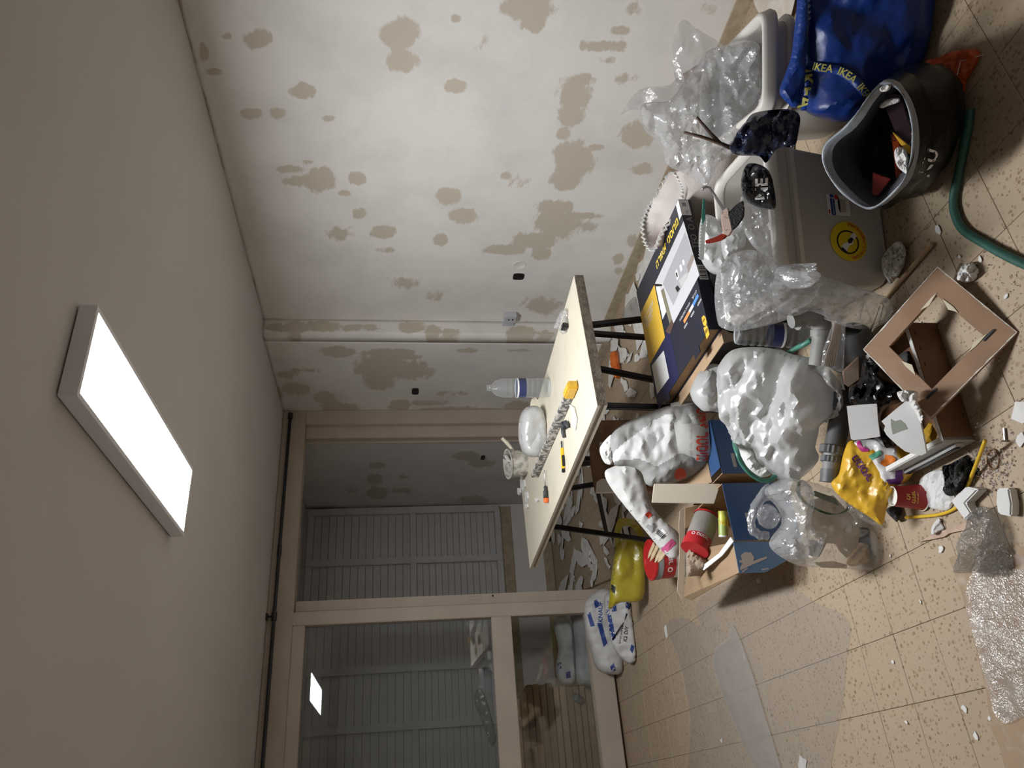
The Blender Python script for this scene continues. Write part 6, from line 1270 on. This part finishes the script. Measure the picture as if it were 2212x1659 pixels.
bag('white_tape', 'strip of white tape inside the shopping bag mouth', [(1900, 228), (1915, 216), (1940, 211), (1942, 220), (1920, 228), (1905, 234)], Zp(1922, 222, .31), .006, 'paper', 'tape', step=3, amp=.006, fs=30, seed=166, lean=40)
# ---- blue bag
M['ikea'] = film('blue_woven_bag', (.005, .028, .17), 1., .38, 0., bump=.06, bscale=12, spec=.4); M['ikea_d'] = film('blue_bag_strap', (.006, .035, .21), 1., .42, 0., bump=.05, spec=.4)
Pi = Vector((1.95, 1.33, .2)); fi = face(Pi, 8); ik = thing('blue_bag', 'large blue woven shopper with yellow-printed straps leaning on the totes', 'bag', (2.1, 1.38, 0)); ni = (CAMP-Pi).normalized()
ikb = puff('bag_body', [(1729, -150), (1729, 0), (1726, 120), (1735, 200), (1740, 238), (1780, 258), (1815, 264), (1860, 245), (1920, 205), (1968, 165), (1992, 100), (2008, 50), (2014, -20), (2010, -150)], fi, .13, M['ikea'], ik, back=.4, step=7, amp=.05, fs=5, seed=171, fine=.35, floor=.004, edge=.7)
ikw = puff('side_wing', [(1729, -60), (1712, 103), (1697, 157), (1684, 198), (1700, 222), (1718, 232), (1736, 205), (1742, 100), (1745, -60)], face(Pi+Vector((-.04, -.05, 0)), 8), .02, M['ikea_d'], ik, step=6, amp=.012, fs=9, seed=172)
iks = snapper(ikb, ikw)
def strap(px, w, seed, off):
    P = [iks(fi(*q), .006) for q in px]; a = crom([tuple(p) for p in P], 8, False); t = np.gradient(a, axis=0); t /= np.linalg.norm(t, axis=1)[:, None]; s = np.cross(t, np.array(ni)); s /= np.linalg.norm(s, axis=1)[:, None]
    k = len(a); a = np.array([tuple(iks(q, .006)) for q in a]); V = np.vstack([a-s*w/2, a+s*w/2]); o = raw('strap', V, [(i, i+1, k+i+1, k+i) for i in range(k-1)], M['ikea_d'], ik); o.modifiers.new('thickness', 'SOLIDIFY').thickness = .003
    cum = np.r_[0, np.cumsum(np.linalg.norm(np.diff(a, axis=0), axis=1))]; tot = cum[-1]
    def at_(x, y):
        d = np.clip(tot/2+x, 0, tot); p = np.array([np.interp(d, cum, a[:, j]) for j in range(3)]); q = np.array([np.interp(d, cum, s[:, j]) for j in range(3)]); return p-q*y+np.array(ni)*.007
    lettering('strap_print', 'IKEA  IKEA  IKEA' if tot > .2 else 'IKEA', w*.8, None, None, None, M['sy'], o, bold=.02, width=tot*.86, fn=at_)
    return o
M['sy'] = mat('strap_yellow', (.48, .44, .10), .6)
strap([(1742, 142), (1744, 180), (1741, 215), (1737, 238)], .022, 1, .135); strap([(1746, 140), (1775, 146), (1812, 152), (1845, 172), (1882, 215)], .026, 2, .148)
# ---- orange bag and hose on the floor
bag('orange_bag', 'orange plastic bag corner poking out behind the black shopping bag', [(1985, 155), (1999, 133), (2030, 124), (2059, 111), (2107, 106), (2130, 118), (2117, 145), (2090, 176), (2086, 200), (2040, 190)], Zp(2085, 140, .02)+Vector((.02, .03, 0)), .03, film('orange_film', (.50, .075, .012), 1., .4, .1), step=5, amp=.02, fs=12, seed=181, lean=60, floor=.003)
hq = [Zp(a, b, .013) for a, b in ((2096, 236), (2088, 290), (2072, 370), (2060, 430), (2066, 470), (2085, 500), (2120, 522), (2160, 545), (2212, 570), (2290, 600))]
tag(MB().tube([Vector(p) for p in crom([tuple(q) for q in hq], 6, False)], .0125, 12).build('floor_hose', M['hose_dark'], smooth=True), 'dark green hose curving over the floor in front of the black bag', 'hose')
tag(MB().tube([Zp(2013, 285, .12), Zp(2000, 300, .16)-FWD*.04, Zp(1965, 292, .27)-FWD*.01], .0018, 6).build('cable_tie', mat('pale_tie', (.55, .55, .45), .5)), 'pale cable tie hooked on the shopping bag hem', 'cable tie')
tag(MB().tube([Zp(2052, 196, .10), Zp(2068, 160, .06), Zp(2075, 132, .035), Zp(2125, 118, .012)], .0012, 6).build('string', bpy.data.materials['pale_tie']), 'thin pale string over the orange bag', 'string')
# ================================================================== things lying on the floor
def fl(z): return lambda x, y: Zp(x, y, z)
tag(slab('foam_corner', [(2085, 1051), (2113, 1057), (2084, 1087), (2098, 1110), (2083, 1124), (2052, 1082)], fl(.034), .033, mat('white_foam', (.68, .67, .65), .7), bevel=.004), 'bent white foam corner piece on the floor tiles', 'foam piece')
tag(slab('foam_block', [(2152, 1055), (2178, 1054), (2184, 1088), (2183, 1116), (2154, 1110), (2150, 1084)], fl(.028), .027, bpy.data.materials['white_foam'], bevel=.004), 'straight white foam block on the floor tiles near the bubble wrap', 'foam piece')
M['bubble'] = film('bubble_film', (.75, .75, .75), .26, .12, .15, bump=.5, bscale=45, f0=.2)
bag('bubble_wrap', 'crumpled sheet of clear bubble wrap on the cardboard', [(2096, 1107), (2119, 1093), (2145, 1104), (2165, 1140), (2178, 1175), (2190, 1222), (2165, 1232), (2143, 1240), (2110, 1238), (2066, 1238), (2064, 1222), (2078, 1177), (2086, 1140)], Zp(2130, 1170, .03), .03, 'bubble', 'bubble wrap', step=3, amp=.04, fs=20, seed=201, kind='facet', fine=.6, lean=68, floor=.006)
M['cb_dusty'] = mat('dusty_cardboard', (.36, .255, .165), .8, c2=(.55, .49, .43), nscale=16, sharp=(.5, .8), detail=8)
tag(slab('cardboard_sheet', [(2049, 1205), (2062, 1200), (2095, 1205), (2140, 1190), (2200, 1180), (2420, 1190), (2500, 1700), (2175, 1680), (2168, 1650), (2158, 1610), (2140, 1575), (2132, 1500), (2112, 1420), (2090, 1330), (2075, 1275)], fl(.004), .0038, M['cb_dusty']), 'dusty brown cardboard sheet on the floor at the near edge', 'cardboard')
bag('plastic_sheet', 'plaster-dusted clear plastic sheet lying on the near cardboard', [(2085, 1290), (2120, 1215), (2200, 1230), (2330, 1240), (2380, 1400), (2280, 1500), (2185, 1560), (2150, 1545), (2135, 1490), (2115, 1420)], Zp(2170, 1400, .007), .003, film('plaster_dust_film', (.60, .58, .56), .08, .28, .1, bump=.15, bscale=40), 'plastic sheet', step=7, amp=.010, fs=16, seed=202, lean=84, floor=.0055)
# clear film on the tiles
tag(puff('floor_film', [(1505, 1300), (1560, 1262), (1640, 1238), (1700, 1262), (1760, 1300), (1815, 1325), (1836, 1350), (1832, 1400), (1826, 1440), (1822, 1500), (1813, 1560), (1800, 1620), (1780, 1750), (1760, 1900), (1500, 1900), (1485, 1700), (1490, 1560), (1470, 1440), (1440, 1350), (1480, 1335), (1510, 1350)], fl(.004), .002, M['film_floor'], step=9, amp=.004, fs=14, seed=203, closed=False, floor=.0025), 'wide sheet of clear film spread flat over the floor tiles', 'plastic film')
tag(puff('film_fold', [(1578, 1350), (1590, 1362), (1620, 1440), (1650, 1540), (1672, 1610), (1692, 1690), (1715, 1850), (1660, 1850), (1640, 1690), (1600, 1600), (1560, 1500), (1540, 1440), (1545, 1400), (1570, 1380)], fl(.012), .006, film('milky_fold', (.62, .61, .60), .30, .3, .1, bump=.04), step=8, amp=.005, fs=10, seed=204, closed=False, floor=.006), 'folded-over milky strip in the middle of the floor film', 'plastic film')
# paper, wood, cable, bits
bag('crumpled_paper', 'crumpled white paper at the foot of the front tote', [(1905, 578), (1910, 548), (1935, 523), (1950, 525), (1957, 548), (1950, 580), (1926, 612), (1915, 602)], Zp(1940, 565, .02), .035, 'paper', 'paper', step=2, amp=.04, fs=40, seed=211, kind='facet', lean=35, floor=.002)
bag('crumpled_paper', 'small ball of crumpled white paper right of the picture frame', [(2068, 592), (2080, 574), (2100, 568), (2116, 580), (2113, 600), (2092, 609), (2074, 604)], Zp(2095, 590, .01), .03, 'paper', 'paper', step=2, amp=.035, fs=50, seed=212, kind='facet', lean=50, floor=.002)
a, b = Zp(1903, 655, .012), Zp(2014, 526, .012); tag(MB().bar(a, b, .014, .010).build('wood_strip', mat('tan_strip', (.46, .33, .19), .6), bevel=.002), 'thin wooden strip lying on the floor beside the front tote', 'wood strip')
tag(MB().bar(Zp(1862, 765, .03), Zp(1900, 660, .012), .006, .004).build('thin_stick', bpy.data.materials['tan_strip']), 'thin stick crossing the hanging film behind the picture frame', 'stick')
tag(slab('wood_splinter', [(1986, 1170), (2020, 1152), (2060, 1138), (2094, 1124), (2105, 1134), (2078, 1146), (2050, 1152), (2038, 1160), (2018, 1164)], fl(.008), .007, mat('pink_splinter', (.52, .37, .28), .7, c2=(.45, .3, .22), nscale=30)), 'pinkish wood splinter on the floor by the bubble wrap', 'wood splinter')
tag(puff('plaster_chunk', [(2013, 1155), (2012, 1140), (2022, 1124), (2030, 1119), (2036, 1130), (2040, 1145), (2026, 1150)], face(Zp(2032, 1140, 0), 30), .018, M['wboard'], step=3, amp=.008, fs=40, seed=213, floor=.001), 'rounded white plaster chunk beside the wood splinter', 'plaster chunk')
cq = [Zp(2128, 952, .06), Zp(2112, 995, .03), Zp(2092, 1045, .012), Zp(2076, 1085, .0055), Zp(2055, 1103, .0055), Zp(2020, 1113, .0055), Zp(1957, 1118, .0055)]
tag(MB().tube([Vector(p) for p in crom([tuple(q) for q in cq], 6, False)], .005, 8).build('yellow_cable', mat('yellow_cable_m', (.72, .46, .03), .4), smooth=True), 'yellow flexible cable bending around the foam corner', 'cable')
bag('black_rag', 'crumpled black plastic scrap on the floor below the drawer', [(2034, 1011), (2046, 1005), (2070, 992), (2092, 982), (2106, 992), (2124, 1012), (2118, 1026), (2106, 1020), (2094, 1042), (2080, 1060), (2056, 1073), (2042, 1064), (2040, 1036)], Zp(2080, 1025, .01), .025, mat('dull_black_rubber', (.022, .025, .028), .6), 'plastic scrap', step=2, amp=.04, fs=30, seed=214, kind='facet', lean=50, floor=.002)
bag('black_rag', 'black glove-like scrap beside the red cup', [(1915, 1100), (1935, 1090), (1950, 1098), (1945, 1112), (1938, 1128), (1928, 1120), (1920, 1112)], Zp(1938, 1112, .01), .02, bpy.data.materials['dull_black_rubber'], 'plastic scrap', step=3, amp=.015, fs=26, seed=215, lean=40, floor=.002)
o = puff('plaster_powder', [(1985, 1045), (2000, 1025), (2030, 1015), (2052, 1040), (2062, 1075), (2050, 1100), (2020, 1100), (1996, 1085)], fl(.003), .010, M['wboard'], step=3, amp=.008, fs=40, seed=216, closed=False, floor=.0015); tag(o, 'loose white plaster powder between the cup and the black scrap', 'powder', kind='stuff')
sc = thing('steel_bolt', 'steel bolt lying on the tiles right of the drawer', 'bolt', Zp(2168, 940, 0)); a, b = Zp(2171, 951, .005), Zp(2169, 922, .004)
MB().tube([a, a.lerp(b, .9)], .0035, 8).build('shank', M['steel'], sc); MB().tube([a-(b-a)*.12, a], .0085, 6).build('head', M['steel'], sc)
rb = Zp(2145, 992, .004); tag(MB().tube([rb+RIGHT*(.026*math.cos(t))+Vector((FWD.x, FWD.y, 0))*(.020*math.sin(t)) for t in np.linspace(0, 2*math.pi, 24, endpoint=False)], .0022, 6, closed=True).build('rubber_band', mat('brown_rubber', (.20, .10, .04), .6)), 'brown rubber band on the floor near the drawer corner', 'rubber band')
M['chip'] = mat('paint_flake_white', (.74, .72, .69), .8, c2=(.66, .64, .6), nscale=12)
def flake(name, c, r, el, ang, m, z=.001, curl=.006):
    n = rnd.randint(6, 9); V = []; ca, sa = math.cos(ang), math.sin(ang)
    for i in range(n):
        t = 2*math.pi*i/n; q = r*rnd.uniform(.55, 1.1); x, y = q*math.cos(t)*el, q*math.sin(t)
        V.append((c.x+x*ca-y*sa, c.y+x*sa+y*ca, z+rnd.uniform(0, curl)))
    V2 = [(a, b, k+.0015) for a, b, k in V]; Fc = [tuple(range(n, 2*n)), tuple(range(n))[::-1]]+[(i, (i+1) % n, n+(i+1) % n, n+i) for i in range(n)]
    return raw(name, V2 and np.array(V+V2), Fc, m, smooth=False)
for x, y, r in ((2028, 497, .012), (2210, 890, .03), (2206, 950, .018), (1440, 1365, .03), (1640, 1255, .014), (1735, 1650, .03), (2085, 1530, .01), (2140, 1550, .008), (1990, 700, .006), (2175, 640, .006), (2120, 560, .008), (2075, 555, .006), (1845, 1205, .008), (2035, 1186, .010), (1925, 1200, .005), (1990, 1300, .005), (1930, 1430, .006), (1960, 1560, .006), (2110, 1590, .010), (1610, 1420, .010), (1560, 1600, .012)):
    tag(flake('plaster_flake', Zp(x, y), r, 1.5, rnd.uniform(0, 3), M['chip'], curl=.003), 'small white plaster flake lying loose on the front floor', 'flake', 'plaster flakes on the front floor')
mb = MB(); M['crumb'] = mat('mixed_crumbs', (.30, .20, .14), .8, c2=(.75, .73, .7), nscale=200, sharp=(.5, .55))
def crumb(c, r):
    mb.add([c+Vector((rnd.uniform(.4, 1)*r*a, rnd.uniform(.4, 1)*r*b, max(.0005, r*(1+e)*.6))) for a, b, e in ((-1, -1, -1), (1, -1, -1), (1, 1, -1), (-1, 1, -1), (0, 0, 1))], [(0, 1, 4), (1, 2, 4), (2, 3, 4), (3, 0, 4), (3, 2, 1, 0)])
for i in range(300): crumb(Zp(rnd.gauss(2140, 26), rnd.gauss(1000, 32)), rnd.uniform(.0015, .006))
for i in range(160): crumb(Zp(rnd.gauss(2130, 60), rnd.gauss(640, 60)), rnd.uniform(.001, .003))
for i in range(260): crumb(Zp(rnd.uniform(1850, 2212), rnd.uniform(600, 1650)), rnd.uniform(.001, .003))
for i in range(120): crumb(Zp(rnd.gauss(2040, 25), rnd.gauss(1060, 25)), rnd.uniform(.001, .005))
tag(mb.build('floor_crumbs', M['crumb'], fix=False), 'scattered crumbs of rubble and sawdust on the tiles', 'rubble', kind='stuff')
# peeled paint under the table and in the next room
fr2 = random.Random(3)
def flakes(n, X, Y, rr, lab, grp, el=(1., 3.), curl=.018, dens=None):
    global rnd
    for i in range(n):
        x, y = fr2.uniform(*X), fr2.uniform(*Y)
        if x > XC-.1 and y > YC: x -= .25
        tag(flake('paint_flake', Vector((x, y, 0)), fr2.uniform(*rr), fr2.uniform(*el), fr2.gauss(1.3, .5), M['chip'], curl=curl), lab, 'paint flake', grp)
flakes(46, (2.15, 2.95), (3.0, 4.5), (.02, .07), 'curled white paint flake peeled onto the floor along the right wall under the table', 'peeled paint under the table')
flakes(16, (2.4, 2.9), (3.2, 4.3), (.08, .13), 'broad curled white paint sheet on the floor along the right wall', 'broad paint sheets by the wall')
flakes(40, (1.5, 2.85), (4.5, 5.6), (.02, .09), 'curled white paint flake on the floor in front of the partition opening', 'peeled paint by the opening', (1.5, 4))
flakes(46, (1.5, 2.7), (5.8, 7.3), (.03, .10), 'curled white paint flake on the floor of the next room', 'peeled paint in the next room', (1.5, 4))
flakes(18, (2.75, 2.98), (2.3, 3.3), (.02, .06), 'curled white paint flake at the wall behind the lamp carton', 'peeled paint behind the carton')
M['orange_cloth'] = mat('orange_cloth', (.62, .14, .02), .8)
bag('orange_cloth', 'orange cloth scrap on the paint flakes under the table', [(1318, 765), (1332, 758), (1336, 775), (1340, 800), (1338, 818), (1326, 812), (1320, 790)], Zp(1345, 790, .0), .02, M['orange_cloth'], 'cloth', step=3, amp=.03, fs=16, seed=221, kind='facet', lean=40, floor=.002)
bag('orange_cloth', 'second orange scrap close to the near table leg', [(1298, 842), (1305, 855), (1306, 872), (1298, 868), (1294, 850)], Zp(1305, 855, .0), .02, M['orange_cloth'], 'cloth', step=3, amp=.02, fs=16, seed=222, lean=30, floor=.002)
bag('white_film_scrap', 'white plastic scrap hanging behind the far corner of the lamp carton', [(1342, 690), (1350, 665), (1372, 640), (1380, 665), (1382, 690), (1360, 692)], (2.2, 3.02, .3), .02, 'bag_milky', 'plastic scrap', step=3, amp=.02, fs=14, seed=223)
tag(puff('peeled_sheet', [(1628, 0), (1632, -60), (1720, -80), (1715, 10), (1690, 70), (1655, 60), (1640, 30)], fl(.02), .012, mat('peeled_cream', (.68, .62, .55), .8, c2=(.6, .52, .44), nscale=14), step=6, amp=.012, fs=9, seed=224, floor=.002), 'peeled cream paint sheet on the floor between wall and rear tote', 'paint sheet')
tag(MB().bar(Zp(1318, 1252, .006), Zp(1262, 1275, .006), .01, .01).build('wood_lath', M['old_wood']), 'short dark wooden lath on the floor at the sliding door', 'lath')
